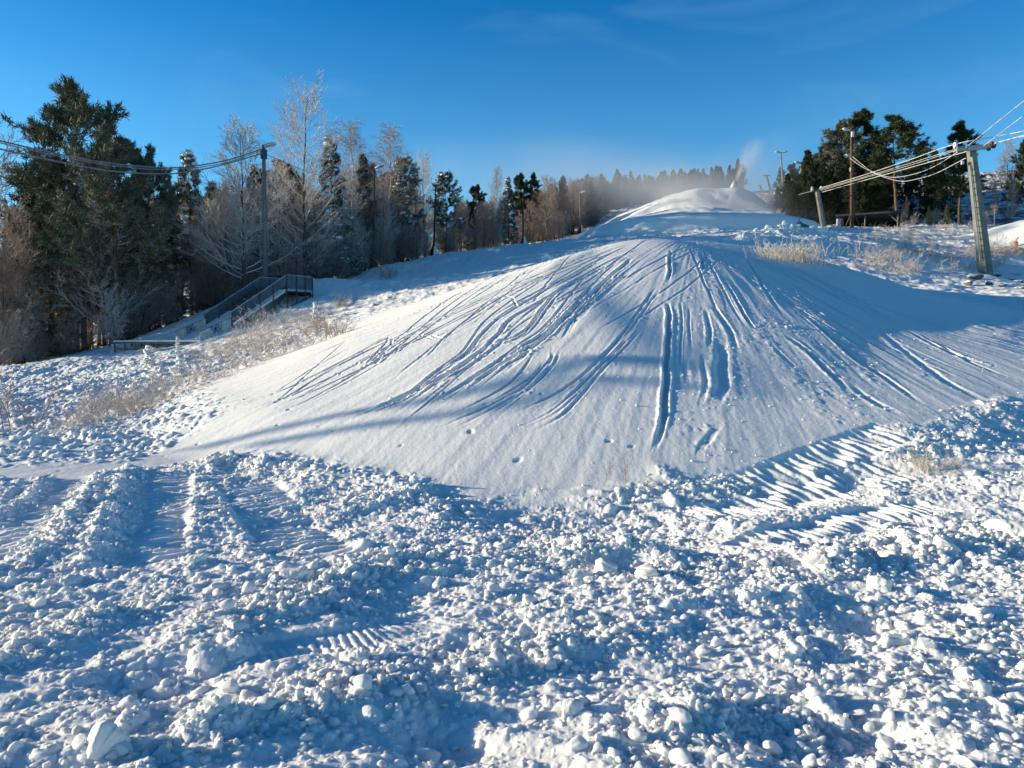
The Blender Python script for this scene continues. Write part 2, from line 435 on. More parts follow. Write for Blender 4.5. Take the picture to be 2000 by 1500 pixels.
def relief(x, y):
    """fine relief added to the smooth ground"""
    z = np.zeros_like(x)
    rough, strip = masks(x, y)
    near = np.nonzero((y < 16) & (np.hypot(x, y) < 24) & (rough > 0.001))[0]
    if len(near):
        X, Y, r = x[near], y[near], rough[near]
        big = gnoise(X / 1.6, Y / 1.6, 5)
        dens = sstep(-0.6, 0.5, big + 0.5 * gnoise(X / 0.5, Y / 0.5, 6))
        h = 0.042 * fbm(X / 1.8, Y / 1.1, 2, 11) + 0.026 * gnoise((X - 0.3 * Y) / 0.75, (Y + 0.42 * np.abs(X + 0.4)) / 0.17, 17) * sstep(-0.4, 0.3, gnoise(X / 1.9, Y / 1.5, 18)) + 0.022 * fbm(X / 0.34, Y / 0.30, 2, 14)
        h += lumps(X, Y, 0.21, 0.24, 1) * 0.58 * (0.12 + 0.88 * dens)
        h2 = lumps(X, Y, 0.105, 0.48, 2) * 0.70 * (0.15 + 0.85 * dens)
        h3 = lumps(X, Y, 0.055, 0.55, 3) * 0.70
        h4 = lumps(X, Y, 0.030, 0.45, 4) * 0.6
        h += np.maximum(h2, h3 * 0.9) + h4 * 0.6
        h += 0.0035 * fbm(X / 0.06, Y / 0.06, 2, 15)
        z[near] += r * h
    mid = np.nonzero((strip > 0.001))[0]
    if len(mid):
        X, Y, r = x[mid], y[mid], strip[mid]
        h = 0.04 * fbm(X / 0.9, Y / 0.9, 2, 21) + lumps(X, Y, 0.25, 0.5, 5) * 0.6 + lumps(X, Y, 0.13, 0.6, 6) * 0.7
        z[mid] += r * h
    # open snow field and plateau
    d = np.hypot(x, y)
    fld = np.nonzero((d > 14) & (d < 220))[0]
    if len(fld):
        X, Y = x[fld], y[fld]
        hp = heap_part(X, Y)
        amp = (1 - hp) * sstep(14, 24, d[fld])
        sc_ = 1 + d[fld] / 60
        h = 0.16 * fbm(X / 3.0, Y / 5.0, 3, 31) + 0.06 * fbm(X / 0.7, Y / 0.9, 3, 33) * sc_ + lumps(X, Y, 0.9, 0.25, 7) * 0.15 + lumps(X, Y, 0.36, 0.40, 8) * 0.28
        h = 0.7 * h * (1 - 0.9 * ramp_zone(X, Y, -1.0, 9.0))
        z[fld] += amp * h
        z[fld] += hp * sstep(60, 72, d[fld]) * (0.13 * fbm(X / 3.5, Y / 5.0, 4, 35) + 0.05 * gnoise((X + 0.5 * Y) / 0.8, Y / 7.0, 36))
    # surface of the heap: faint wind-packed texture, crumbs near the runs
    hm = np.nonzero((d > 8) & (d < 42) & (rough < 0.99))[0]
    if len(hm):
        X, Y = x[hm], y[hm]
        thx = np.arctan2(Y - 25.2, X - 5.9); rx_ = np.hypot(Y - 25.2, X - 5.9)
        h = 0.0055 * fbm(thx * 55, rx_ / 4.0, 3, 59) + 0.0015 * fbm(X / 0.10, Y / 0.35, 2, 51) + 0.012 * fbm(X / 1.6, Y / 2.6, 2, 53) + 0.0012 * fbm(X / 0.05, Y / 0.05, 1, 55)
        tr = sstep(0.19, 0.26, X / Y) * sstep(24, 17, Y)
        cr = np.clip(gnoise(X / 0.9, Y / 1.5, 57) * 1.2 - 0.25 + 0.38 * tr, 0, 1) * (0.12 + 0.88 * tr)
        h += cr * (lumps(X, Y, 0.24, 0.22, 9) * 0.22 + lumps(X, Y, 0.10, 0.30, 10) * 0.30)
        pit = lumps(X, Y, 0.42, 0.16, 12, 0.08, 0.17) * sstep(19, 13, Y) * sstep(-0.25, 0.1, gnoise(X / 2.0, Y / 2.0, 58))
        h += -0.4 * pit
        z[hm] += (1 - rough[hm]) * h
    for pts, w, dp in RUNS:
        idx, sd, al, tot = line_dist(x, y, pts, w * 3.2 + 0.15)
        if not len(idx):
            continue
        X, Y = x[idx], y[idx]
        wob = sd + 0.30 * w * gnoise(X / 0.9, Y / 0.9, 61) + 0.08 * w * gnoise(X / 0.15, Y / 0.15, 62)
        q = np.abs(wob) / (w * 0.5)
        fade = sstep(0, 0.9, al) * sstep(0, 1.4, tot - al) * np.clip(0.8 + 0.7 * gnoise(al / 2.2, al * 0 + w * 31, 63), 0.25, 1.2)
        groove = -dp * (1 - sstep(0.55, 1.15, q))
        rim = 0.45 * dp * np.exp(-((q - 1.55) / 0.5) ** 2) * (0.75 + 0.5 * gnoise(X / 0.12, Y / 0.12, 64))
        side = np.where(wob < 0, 1.0, 0.6)
        crumbs = lumps(X, Y, 0.10, 0.40, 13) * 0.40 * np.exp(-(q / 3.4) ** 2) * sstep(0.9, 1.4, q) * np.clip(0.4 + gnoise(X, Y, 66), 0, 1)
        z[idx] += (groove + rim * side) * fade + crumbs * fade
    for pts, w, s, hgt in BELTS:
        idx, sd, al, tot = line_dist(x, y, pts, w * 0.62)
        if not len(idx):
            continue
        X, Y = x[idx], y[idx]
        q = np.abs(sd) / (w * 0.5)
        ph = (al + 0.022 * gnoise(X / 0.3, Y / 0.3, 71) + 0.15 * sd) / s
        bar = np.abs(((ph % 1) - 0.5) * 2)
        bar = sstep(0.25, 0.75, bar)
        keep = np.clip(0.65 + 1.1 * gnoise(X / 0.3, Y / 0.3, 72), 0.0, 1.15)
        m = (1 - sstep(0.82, 1.1, q)) * sstep(0, 0.3, al) * sstep(0, 0.3, tot - al)
        z[idx] = z[idx] * (1 - 0.62 * m) + m * (1.0 * hgt * (bar * keep - 0.6) - 0.02)
    for pts, w, hgt in ROWS:
        idx, sd, al, tot = line_dist(x, y, pts, w * 2.4)
        if not len(idx):
            continue
        X, Y = x[idx], y[idx]
        sc_ = max(0.10, min(0.7, w * 0.7))
        n = np.exp(-(sd / w) ** 2 * 1.3) * sstep(-0.2 * w, w, al) * sstep(-0.2 * w, w, tot - al)
        z[idx] += n * (hgt * (0.55 + 0.5 * gnoise(X / (w * 1.6), Y / (w * 1.6), 81)) + lumps(X, Y, sc_, 0.75, 14) * 0.7 + lumps(X, Y, sc_ * 0.45, 0.8, 15) * 0.8)
    for c, r, dp in HOLLOWS:
        dd = np.hypot(x - c[0], (y - c[1]) * 1.2)
        k = np.nonzero(dd < r * 2.2)[0]
        z[k] -= dp * np.exp(-(dd[k] / r) ** 2)
    return z


def heap_part(x, y):
    """1 on the smooth heaps of made snow, 0 on natural ground"""
    T = base_land(x, y)
    return sstep(0.05, 0.5, land(x, y) - T)


def height(x, y):
    x = np.atleast_1d(np.asarray(x, float)); y = np.atleast_1d(np.asarray(y, float))
    return land(x, y) + relief(x, y)


# ------------------------------------------------------------------ mesh helpers
def np_mesh(name, verts, faces, mats=(), midx=None, smooth=True):
    """mesh from arrays; faces: list of (n,3) / (n,4) integer arrays"""
    me = bpy.data.meshes.new(name)
    verts = np.asarray(verts, np.float32)
    me.vertices.add(len(verts)); me.vertices.foreach_set("co", verts.ravel())
    tot = [np.full(len(f), f.shape[1], np.int32) for f in faces if len(f)]
    loops = np.concatenate([np.asarray(f, np.int32).ravel() for f in faces if len(f)])
    tot = np.concatenate(tot)
    st = np.concatenate([[0], np.cumsum(tot)[:-1]]).astype(np.int32)
    me.loops.add(len(loops)); me.loops.foreach_set("vertex_index", loops)
    me.polygons.add(len(tot)); me.polygons.foreach_set("loop_start", st); me.polygons.foreach_set("loop_total", tot)
    if midx is not None:
        me.polygons.foreach_set("material_index", np.asarray(midx, np.int32))
    me.polygons.foreach_set("use_smooth", np.full(len(tot), bool(smooth)))
    for m in mats:
        me.materials.append(m)
    me.update(calc_edges=True)
    return me


def link(name, data, parent=None, loc=None):
    o = bpy.data.objects.new(name, data)
    COL.objects.link(o)
    if parent:
        o.parent = parent
    if loc is not None:
        o.location = [float(v) for v in loc]
    return o


def tag(o, label=None, cat=None, group=None, kind=None):
    if label: o['label'] = label
    if cat: o['category'] = cat
    if group: o['group'] = group
    if kind: o['kind'] = kind
    return o


def thing(name, label, cat, loc=(0, 0, 0), rz=0.0, group=None):
    o = link(name, None, None, loc)
    o.rotation_euler = (0, 0, rz)
    o.empty_display_size = 0.3
    return tag(o, label, cat, group)


def copy_thing(root, name=None):
    r = root.copy(); COL.objects.link(r)
    for ch in root.children:
        c = ch.copy(); COL.objects.link(c); c.parent = r
        for g in ch.children:
            d = g.copy(); COL.objects.link(d); d.parent = c
    return r


class MB:
    """collects boxes, bars and tubes into one mesh"""
    def __init__(s):
        s.v = []; s.q = []; s.t = []; s.n = 0

    def add(s, v, q=(), t=()):
        v = np.asarray(v, float)
        if len(q): s.q.append(np.asarray(q) + s.n)
        if len(t): s.t.append(np.asarray(t) + s.n)
        s.v.append(v); s.n += len(v)

    def box(s, c, size, rot=None):
        sx, sy, sz = (k / 2 for k in size)
        v = np.array([(x, y, z) for x in (-sx, sx) for y in (-sy, sy) for z in (-sz, sz)])
        if rot is not None:
            v = v @ np.array(rot).T
        s.add(v + np.array(c), [(0, 1, 3, 2), (4, 6, 7, 5), (0, 4, 5, 1), (2, 3, 7, 6), (0, 2, 6, 4), (1, 5, 7, 3)])

    def hexa(s, v):
        """box from its eight corners in the order of box()"""
        s.add(v, [(0, 1, 3, 2), (4, 6, 7, 5), (0, 4, 5, 1), (2, 3, 7, 6), (0, 2, 6, 4), (1, 5, 7, 3)])

    def bar(s, a, b, w, h=None, up=(0, 0, 1)):
        h = h or w
        a = np.array(a, float); b = np.array(b, float)
        d = b - a; l = np.linalg.norm(d); d /= l
        u = np.array(up, float)
        if abs(d @ u) > 0.97: u = np.array((1.0, 0, 0))
        x = np.cross(u, d); x /= np.linalg.norm(x); y = np.cross(d, x)
        s.box((a + b) / 2, (w, h, l), np.column_stack([x, y, d]))

    def tube(s, pts, rad, n=8, cap=True):
        pts = np.asarray(pts, float)[None]
        rad = np.broadcast_to(np.asarray(rad, float), (pts.shape[1],))[None]
        v, q = tube_arrays(pts, rad, n)
        base = s.n
        s.add(v, q)
        if cap:
            k = pts.shape[1] - 1
            s.t.append(np.array([(0, i + 1, i) for i in range(1, n - 1)]) + base)
            s.t.append(np.array([(k * n, k * n + i, k * n + i + 1) for i in range(1, n - 1)]) + base)

    def build(s, name, mat, parent=None, loc=None, smooth=False):
        f = []
        if s.q: f.append(np.vstack(s.q))
        if s.t: f.append(np.vstack(s.t))
        me = np_mesh(name, np.vstack(s.v), f, [mat], smooth=smooth)
        return link(name, me, parent, loc)


def tube_arrays(pts, rad, n):
    """pts (K,P,3), rad (K,P) -> verts, quads of K tubes with n sides"""
    K, P, _ = pts.shape
    t = np.empty_like(pts)
    t[:, 1:-1] = pts[:, 2:] - pts[:, :-2]
    t[:, 0] = pts[:, 1] - pts[:, 0]; t[:, -1] = pts[:, -1] - pts[:, -2]
    t /= np.linalg.norm(t, axis=2, keepdims=True) + 1e-9
    ref = np.where(np.abs(t[:, :1, 2:3]) > 0.9, np.array((1.0, 0.1, 0)), np.array((0.0, 0.1, 1.0)))
    ref = np.broadcast_to(ref, t.shape)
    u = np.cross(ref, t); u /= np.linalg.norm(u, axis=2, keepdims=True) + 1e-9
    w = np.cross(t, u)
    a = np.arange(n) * 2 * np.pi / n
    v = pts[:, :, None, :] + rad[:, :, None, None] * (np.cos(a)[None, None, :, None] * u[:, :, None, :] + np.sin(a)[None, None, :, None] * w[:, :, None, :])
    v = v.reshape(-1, 3)
    k = np.arange(K)[:, None, None] * P * n; p = np.arange(P - 1)[None, :, None] * n; i = np.arange(n)[None, None, :]
    j = (i + 1) % n
    q = np.stack(np.broadcast_arrays(k + p + i, k + p + j, k + p + n + j, k + p + n + i), -1).reshape(-1, 4)
    return v, q


def ico(sub):
    bm = bmesh.new()
    bmesh.ops.create_icosphere(bm, subdivisions=sub, radius=1)
    v = np.array([p.co[:] for p in bm.verts]); f = np.array([[q.index for q in fc.verts] for fc in bm.faces])
    bm.free()
    return v, f


# ------------------------------------------------------------------ materials
def mat(name, color, rough=0.8, metal=0.0, noise=0.0, nscale=4.0, bump=0.0, bscale=30.0, color2=None, snow=0.0, snow_lo=0.35, snow_hi=0.7, coords='Object', stretch=(1, 1, 1)):
    m = bpy.data.materials.new(name); m.use_nodes = True
    nt = m.node_tree; b = nt.nodes["Principled BSDF"]
    b.inputs["Roughness"].default_value = rough; b.inputs["Metallic"].default_value = metal
    b.inputs["Specular IOR Level"].default_value = 0.3
    N, K = nt.nodes.new, nt.links.new
    tc = N("ShaderNodeTexCoord"); mp = N("ShaderNodeMapping"); mp.inputs['Scale'].default_value = stretch
    K(tc.outputs[coords], mp.inputs[0])
    col = N("ShaderNodeMix"); col.data_type = 'RGBA'
    c2 = color2 or tuple(c * (1 - noise) for c in color)
    col.inputs[6].default_value = (*c2, 1); col.inputs[7].default_value = (*color, 1)
    ns = N("ShaderNodeTexNoise"); ns.inputs['Scale'].default_value = nscale; ns.inputs['Detail'].default_value = 5
    K(mp.outputs[0], ns.inputs['Vector'])
    rm = N("ShaderNodeMapRange"); rm.inputs[1].default_value = 0.35; rm.inputs[2].default_value = 0.65
    K(ns.outputs['Fac'], rm.inputs[0]); K(rm.outputs[0], col.inputs[0])
    out = col.outputs[2]
    if snow > 0:    # snow or rime lying on upward faces
        ge = N("ShaderNodeNewGeometry"); sp = N("ShaderNodeSeparateXYZ"); K(ge.outputs['Normal'], sp.inputs[0])
        n2 = N("ShaderNodeTexNoise"); n2.inputs['Scale'].default_value = nscale * 0.7; n2.inputs['Detail'].default_value = 3
        K(mp.outputs[0], n2.inputs['Vector'])
        ad = N("ShaderNodeMath"); ad.operation = 'MULTIPLY_ADD'; ad.inputs[1].default_value = 0.9; K(n2.outputs['Fac'], ad.inputs[0])
        sb = N("ShaderNodeMath"); sb.operation = 'SUBTRACT'; sb.inputs[1].default_value = 0.45; K(sp.outputs['Z'], sb.inputs[0]); K(sb.outputs[0], ad.inputs[2])
        r2 = N("ShaderNodeMapRange"); r2.inputs[1].default_value = snow_lo; r2.inputs[2].default_value = snow_hi; r2.inputs[4].default_value = snow
        K(ad.outputs[0], r2.inputs[0])
        mx = N("ShaderNodeMix"); mx.data_type = 'RGBA'; mx.inputs[7].default_value = (0.80, 0.82, 0.85, 1)
        K(r2.outputs[0], mx.inputs[0]); K(out, mx.inputs[6]); out = mx.outputs[2]
    K(out, b.inputs["Base Color"])
    if bump > 0:
        n3 = N("ShaderNodeTexNoise"); n3.inputs['Scale'].default_value = bscale; n3.inputs['Detail'].default_value = 4
        K(mp.outputs[0], n3.inputs['Vector'])
        bp = N("ShaderNodeBump"); bp.inputs['Strength'].default_value = bump; bp.inputs['Distance'].default_value = 0.02
        K(n3.outputs['Fac'], bp.inputs['Height']); K(bp.outputs[0], b.inputs['Normal'])
    return m


def snow_material(name, ground=False):
    m = bpy.data.materials.new(name); m.use_nodes = True
    nt = m.node_tree; b = nt.nodes["Principled BSDF"]
    N, K = nt.nodes.new, nt.links.new
    b.inputs["Roughness"].default_value = 0.55
    b.inputs["Specular IOR Level"].default_value = 0.2
    b.inputs["Subsurface Weight"].default_value = 0.6
    b.inputs["Subsurface Radius"].default_value = (1.0, 0.85, 0.75)
    b.inputs["Subsurface Scale"].default_value = 0.035
    tc = N("ShaderNodeTexCoord")
    ns = N("ShaderNodeTexNoise"); ns.inputs['Scale'].default_value = 1.3; ns.inputs['Detail'].default_value = 6
    K(tc.outputs['Object'], ns.inputs['Vector'])
    col = N("ShaderNodeMix"); col.data_type = 'RGBA'
    col.inputs[6].default_value = (0.84, 0.855, 0.87, 1); col.inputs[7].default_value = (0.90, 0.89, 0.865, 1)
    K(ns.outputs['Fac'], col.inputs[0])
    out = col.outputs[2]
    if ground:
        at = N("ShaderNodeAttribute"); at.attribute_name = "litter"
        n2 = N("ShaderNodeTexNoise"); n2.inputs['Scale'].default_value = 0.55; n2.inputs['Detail'].default_value = 9; n2.inputs['Roughness'].default_value = 0.72
        mp2 = N("ShaderNodeMapping"); mp2.inputs['Scale'].default_value = (1.0, 0.8, 2.2); K(tc.outputs['Object'], mp2.inputs[0]); K(mp2.outputs[0], n2.inputs['Vector'])
        ad = N("ShaderNodeMath"); ad.operation = 'ADD'; K(n2.outputs['Fac'], ad.inputs[0]); K(at.outputs['Fac'], ad.inputs[1])
        rm = N("ShaderNodeMapRange"); rm.inputs[1].default_value = 0.92; rm.inputs[2].default_value = 1.06
        K(ad.outputs[0], rm.inputs[0])
        n4 = N("ShaderNodeTexNoise"); n4.inputs['Scale'].default_value = 3.0; K(tc.outputs['Object'], n4.inputs['Vector'])
        dk = N("ShaderNodeMix"); dk.data_type = 'RGBA'; dk.inputs[6].default_value = (0.035, 0.028, 0.02, 1); dk.inputs[7].default_value = (0.15, 0.105, 0.07, 1)
        K(n4.outputs['Fac'], dk.inputs[0])
        mx = N("ShaderNodeMix"); mx.data_type = 'RGBA'; K(rm.outputs[0], mx.inputs[0]); K(out, mx.inputs[6]); K(dk.outputs[2], mx.inputs[7])
        out = mx.outputs[2]
    K(out, b.inputs["Base Color"])
    n3 = N("ShaderNodeTexNoise"); n3.inputs['Scale'].default_value = 38; n3.inputs['Detail'].default_value = 5; n3.inputs['Roughness'].default_value = 0.65
    K(tc.outputs['Object'], n3.inputs['Vector'])
    bp = N("ShaderNodeBump"); bp.inputs['Strength'].default_value = 0.45; bp.inputs['Distance'].default_value = 0.012
    K(n3.outputs['Fac'], bp.inputs['Height']); K(bp.outputs[0], b.inputs['Normal'])
    return m


M_SNOW_G = snow_material("ground_snow", True)
M_SNOW = snow_material("loose_snow")
M_CLOD = mat("old_snow_clod", (0.89, 0.88, 0.86), 0.6, color2=(0.875, 0.845, 0.785), nscale=6, bump=0.4, bscale=25)
M_NEEDLE = mat("pine_needles", (0.055, 0.075, 0.032), 0.7, color2=(0.022, 0.036, 0.018), nscale=1.1)
M_NEEDLE_F = mat("rimed_pine_needles", (0.15, 0.15, 0.085), 0.7, color2=(0.06, 0.08, 0.05), nscale=1.1, snow=0.6, snow_lo=0.4, snow_hi=0.95)
M_NEEDLE_S = mat("snowy_spruce_needles", (0.10, 0.115, 0.075), 0.7, color2=(0.05, 0.065, 0.045), nscale=1.4, snow=0.85, snow_lo=0.30, snow_hi=0.75)
M_TWIG = mat("rimed_twigs", (0.60, 0.54, 0.49), 0.8, color2=(0.36, 0.30, 0.26), nscale=1.3, snow=0.85, snow_lo=0.05, snow_hi=0.6)
M_TWIG_B = mat("brown_birch_twigs", (0.38, 0.28, 0.225), 0.8, color2=(0.21, 0.15, 0.12), nscale=1.0, snow=0.55, snow_lo=0.2, snow_hi=0.8)
M_TWIG_SH = mat("frosted_shrub_stems", (0.60, 0.54, 0.49), 0.8, color2=(0.34, 0.26, 0.21), nscale=5, snow=0.9, snow_lo=0.1, snow_hi=0.75)
M_STRAW = mat("frosted_straw", (0.66, 0.61, 0.54), 0.8, color2=(0.44, 0.37, 0.28), nscale=4, snow=0.8, snow_lo=0.2, snow_hi=0.8)
M_BARK = mat("grey_brown_bark", (0.11, 0.085, 0.065), 0.9, noise=0.5, nscale=5, bump=0.5, bscale=12, stretch=(1, 1, 0.25))
M_BARK_P = mat("red_pine_bark", (0.15, 0.085, 0.055), 0.9, color2=(0.055, 0.042, 0.035), nscale=3, bump=0.5, bscale=12, stretch=(1, 1, 0.3))
M_BARK_B = mat("pale_birch_bark", (0.62, 0.58, 0.52), 0.8, color2=(0.22, 0.17, 0.14), nscale=2.2, stretch=(1, 1, 1.6))
M_POLE_D = mat("dark_tarred_wood", (0.095, 0.07, 0.055), 0.85, noise=0.4, nscale=4, stretch=(3, 3, 0.3))
M_POLE_R = mat("red_brown_wood", (0.13, 0.07, 0.05), 0.85, noise=0.4, nscale=4, stretch=(3, 3, 0.3))
M_POLE_G = mat("weathered_grey_pole", (0.19, 0.185, 0.17), 0.7, noise=0.3, nscale=4, stretch=(3, 3, 0.4))
M_CONC = mat("pale_green_grey_concrete", (0.235, 0.24, 0.205), 0.85, color2=(0.15, 0.155, 0.13), nscale=2.5, bump=0.2, bscale=14)
M_STEEL = mat("galvanised_steel", (0.42, 0.43, 0.44), 0.5, 0.6, noise=0.25, nscale=6)
M_DSTEEL = mat("dark_steel", (0.07, 0.075, 0.085), 0.5, 0.5, noise=0.3, nscale=6)
M_LAMP = mat("lamp_housing", (0.55, 0.56, 0.56), 0.45, 0.2, noise=0.15)
M_GLASS = mat("lamp_lens", (0.70, 0.72, 0.72), 0.2)
M_CABLE = mat("rimed_cable", (0.66, 0.65, 0.62), 0.6, color2=(0.34, 0.335, 0.325), nscale=5)
M_CABLE_D = mat("dark_rimed_cable", (0.20, 0.20, 0.20), 0.6, color2=(0.11, 0.11, 0.11), nscale=9, snow=0.6, snow_lo=0.35, snow_hi=0.8)
M_WALLP = mat("blue_grey_sheet_panel", (0.13, 0.165, 0.19), 0.55, 0.0, color2=(0.085, 0.11, 0.13), nscale=2.5)
M_WALLT = mat("pale_panel_rail", (0.42, 0.46, 0.50), 0.55, 0.2, noise=0.2)
M_BOARD = mat("dirty_white_board", (0.72, 0.69, 0.62), 0.6, color2=(0.55, 0.49, 0.38), nscale=3.0)
M_BLUE = mat("blue_lettering", (0.03, 0.12, 0.30), 0.5, noise=0.1)
M_STEP = mat("dark_wet_plank", (0.055, 0.06, 0.07), 0.6, noise=0.4, nscale=3)
M_WOOD = mat("weathered_wood", (0.22, 0.19, 0.15), 0.85, noise=0.4, nscale=3, stretch=(0.5, 4, 4))
M_SHED_R = mat("falu_red_boards", (0.05, 0.022, 0.017), 0.85, noise=0.35, nscale=3, stretch=(5, 5, 0.6))
M_SHED_D = mat("black_stained_boards", (0.022, 0.022, 0.024), 0.8, noise=0.4, nscale=3, stretch=(5, 5, 0.6))
M_FELT = mat("roofing_felt", (0.045, 0.047, 0.05), 0.8, noise=0.3, nscale=3, snow=0.25, snow_lo=0.65, snow_hi=1.0)
M_WHITE = mat("white_tarpaulin", (0.74, 0.76, 0.78), 0.6, noise=0.12, nscale=2)
M_ORANGE = mat("orange_paint", (0.62, 0.13, 0.04), 0.5, noise=0.2, nscale=8)
M_GUN = mat("snow_gun_paint", (0.55, 0.57, 0.60), 0.4, 0.1, noise=0.2)

# ------------------------------------------------------------------ the ground, one sheet to the horizon
def build_ground():
    az = np.concatenate([np.arange(-40.5, 40.5, 0.05), np.arange(40.5, 319.5, 3.0)])
    rr = [0.5]
    while rr[-1] < 900:
        r = rr[-1]
        f = 0.06 if r < 2.3 else 0.0028 if r < 9 else 0.0024 if r < 33 else 0.005 if r < 110 else 0.009 if r < 175 else 0.05
        rr.append(r * (1 + f))
    rr = np.array(rr)
    a = np.radians(az)
    nA, nR = len(a), len(rr)
    x = (rr[:, None] * np.sin(a)[None]).ravel(); y = (rr[:, None] * np.cos(a)[None]).ravel()
    z = height(x, y)
    i = np.arange(nR - 1)[:, None] * nA; j = np.arange(nA)[None]; j2 = (j + 1) % nA
    q = np.stack(np.broadcast_arrays(i + j, i + j2, i + nA + j2, i + nA + j), -1).reshape(-1, 4)[:, ::-1]
    x = np.append(x, 0.0); y = np.append(y, 0.0); z = np.append(z, height(0.0, 0.0))
    c = len(x) - 1
    t = np.stack([np.full(nA, c), np.arange(nA), (np.arange(nA) + 1) % nA], -1)[:, ::-1]
    me = np_mesh("snowy_ground", np.column_stack([x, y, z]), [q, t], [M_SNOW_G])
    # bare heath, litter and grass showing through thin snow (real ground cover by place)
    d = np.hypot(x, y)
    hp = heap_part(x, y)
    lit = np.full(len(x), -0.3)
    azd = np.degrees(np.arctan2(x, y))
    hill = sstep(9.5, 12.5, azd - 0.035 * (d - 100)) * sstep(62, 95, d)
    fieldr = sstep(10.0, 20.0, azd) * sstep(30, 38, d) * (1 - sstep(85, 110, d))
    forest = sstep(-4, 3, forest_side(x, y))
    fieldl = sstep(26, 40, d) * sstep(6, -6, azd) * sstep(-35, -25, azd)
    lit = np.maximum(lit, -0.3 + 0.80 * hill)
    lit = np.maximum(lit, -0.3 + 0.62 * fieldr)
    lit = np.maximum(lit, -0.3 + 0.78 * forest)
    lit = np.maximum(lit, -0.3 + 0.50 * fieldl)
    lit = lit * (1 - hp) - 0.3 * hp
    at = me.attributes.new("litter", 'FLOAT', 'POINT')
    at.data.foreach_set("value", lit.astype(np.float32))
    g = link("snowy_ground", me)
    tag(g, "snow covered hillside with ski heaps, tracks and churned snow", "ground", kind='structure')
    return g


_fr = np.array([PT(px, py, Y)[:2] for px, py, Y in [(-900, 760, 30), (0, 715, 36), (220, 690, 43), (350, 640, 48), (470, 565, 51), (640, 556, 56), (740, 520, 62), (860, 496, 72), (1020, 480, 91), (1135, 462, 114), (1213, 408, 140), (1290, 395, 158), (1600, 380, 175)]])


def forest_side(x, y):
    """metres behind the front of the wood along the slope"""
    fy = np.interp(x, _fr[:, 0], _fr[:, 1])
    return np.where(x < 50, y - fy, -10)


ground = build_ground()

# ------------------------------------------------------------------ snow clods
def clod_mesh(name, sub, seed, mt, soft=7.0):
    rg = np.random.RandomState(seed)
    v, f = ico(sub)
    n = rg.randn(9, 3); n /= np.linalg.norm(n, axis=1)[:, None]
    dist = rg.uniform(0.62, 1.0, 9)
    s = np.maximum(v @ n.T, 0.02) / dist
    r = (np.sum(s ** soft, axis=1)) ** (-1 / soft)
    r = np.minimum(r, 1.25)
    k = rg.rand() * 50
    nz = fbm(v[:, 0] * 1.8 + k + v[:, 2] * 1.1, v[:, 1] * 1.8 - k + v[:, 2] * 1.7, 4, seed % 17, 0.55)
    r = r * (1 + 0.075 * nz)
    v = v * r[:, None] * np.array([1.0, rg.uniform(0.65, 0.95), (0.34 if seed % 5 == 2 else rg.uniform(0.55, 0.85))])
    v /= np.abs(v).max()
    return np_mesh(name, v, [f], [mt])


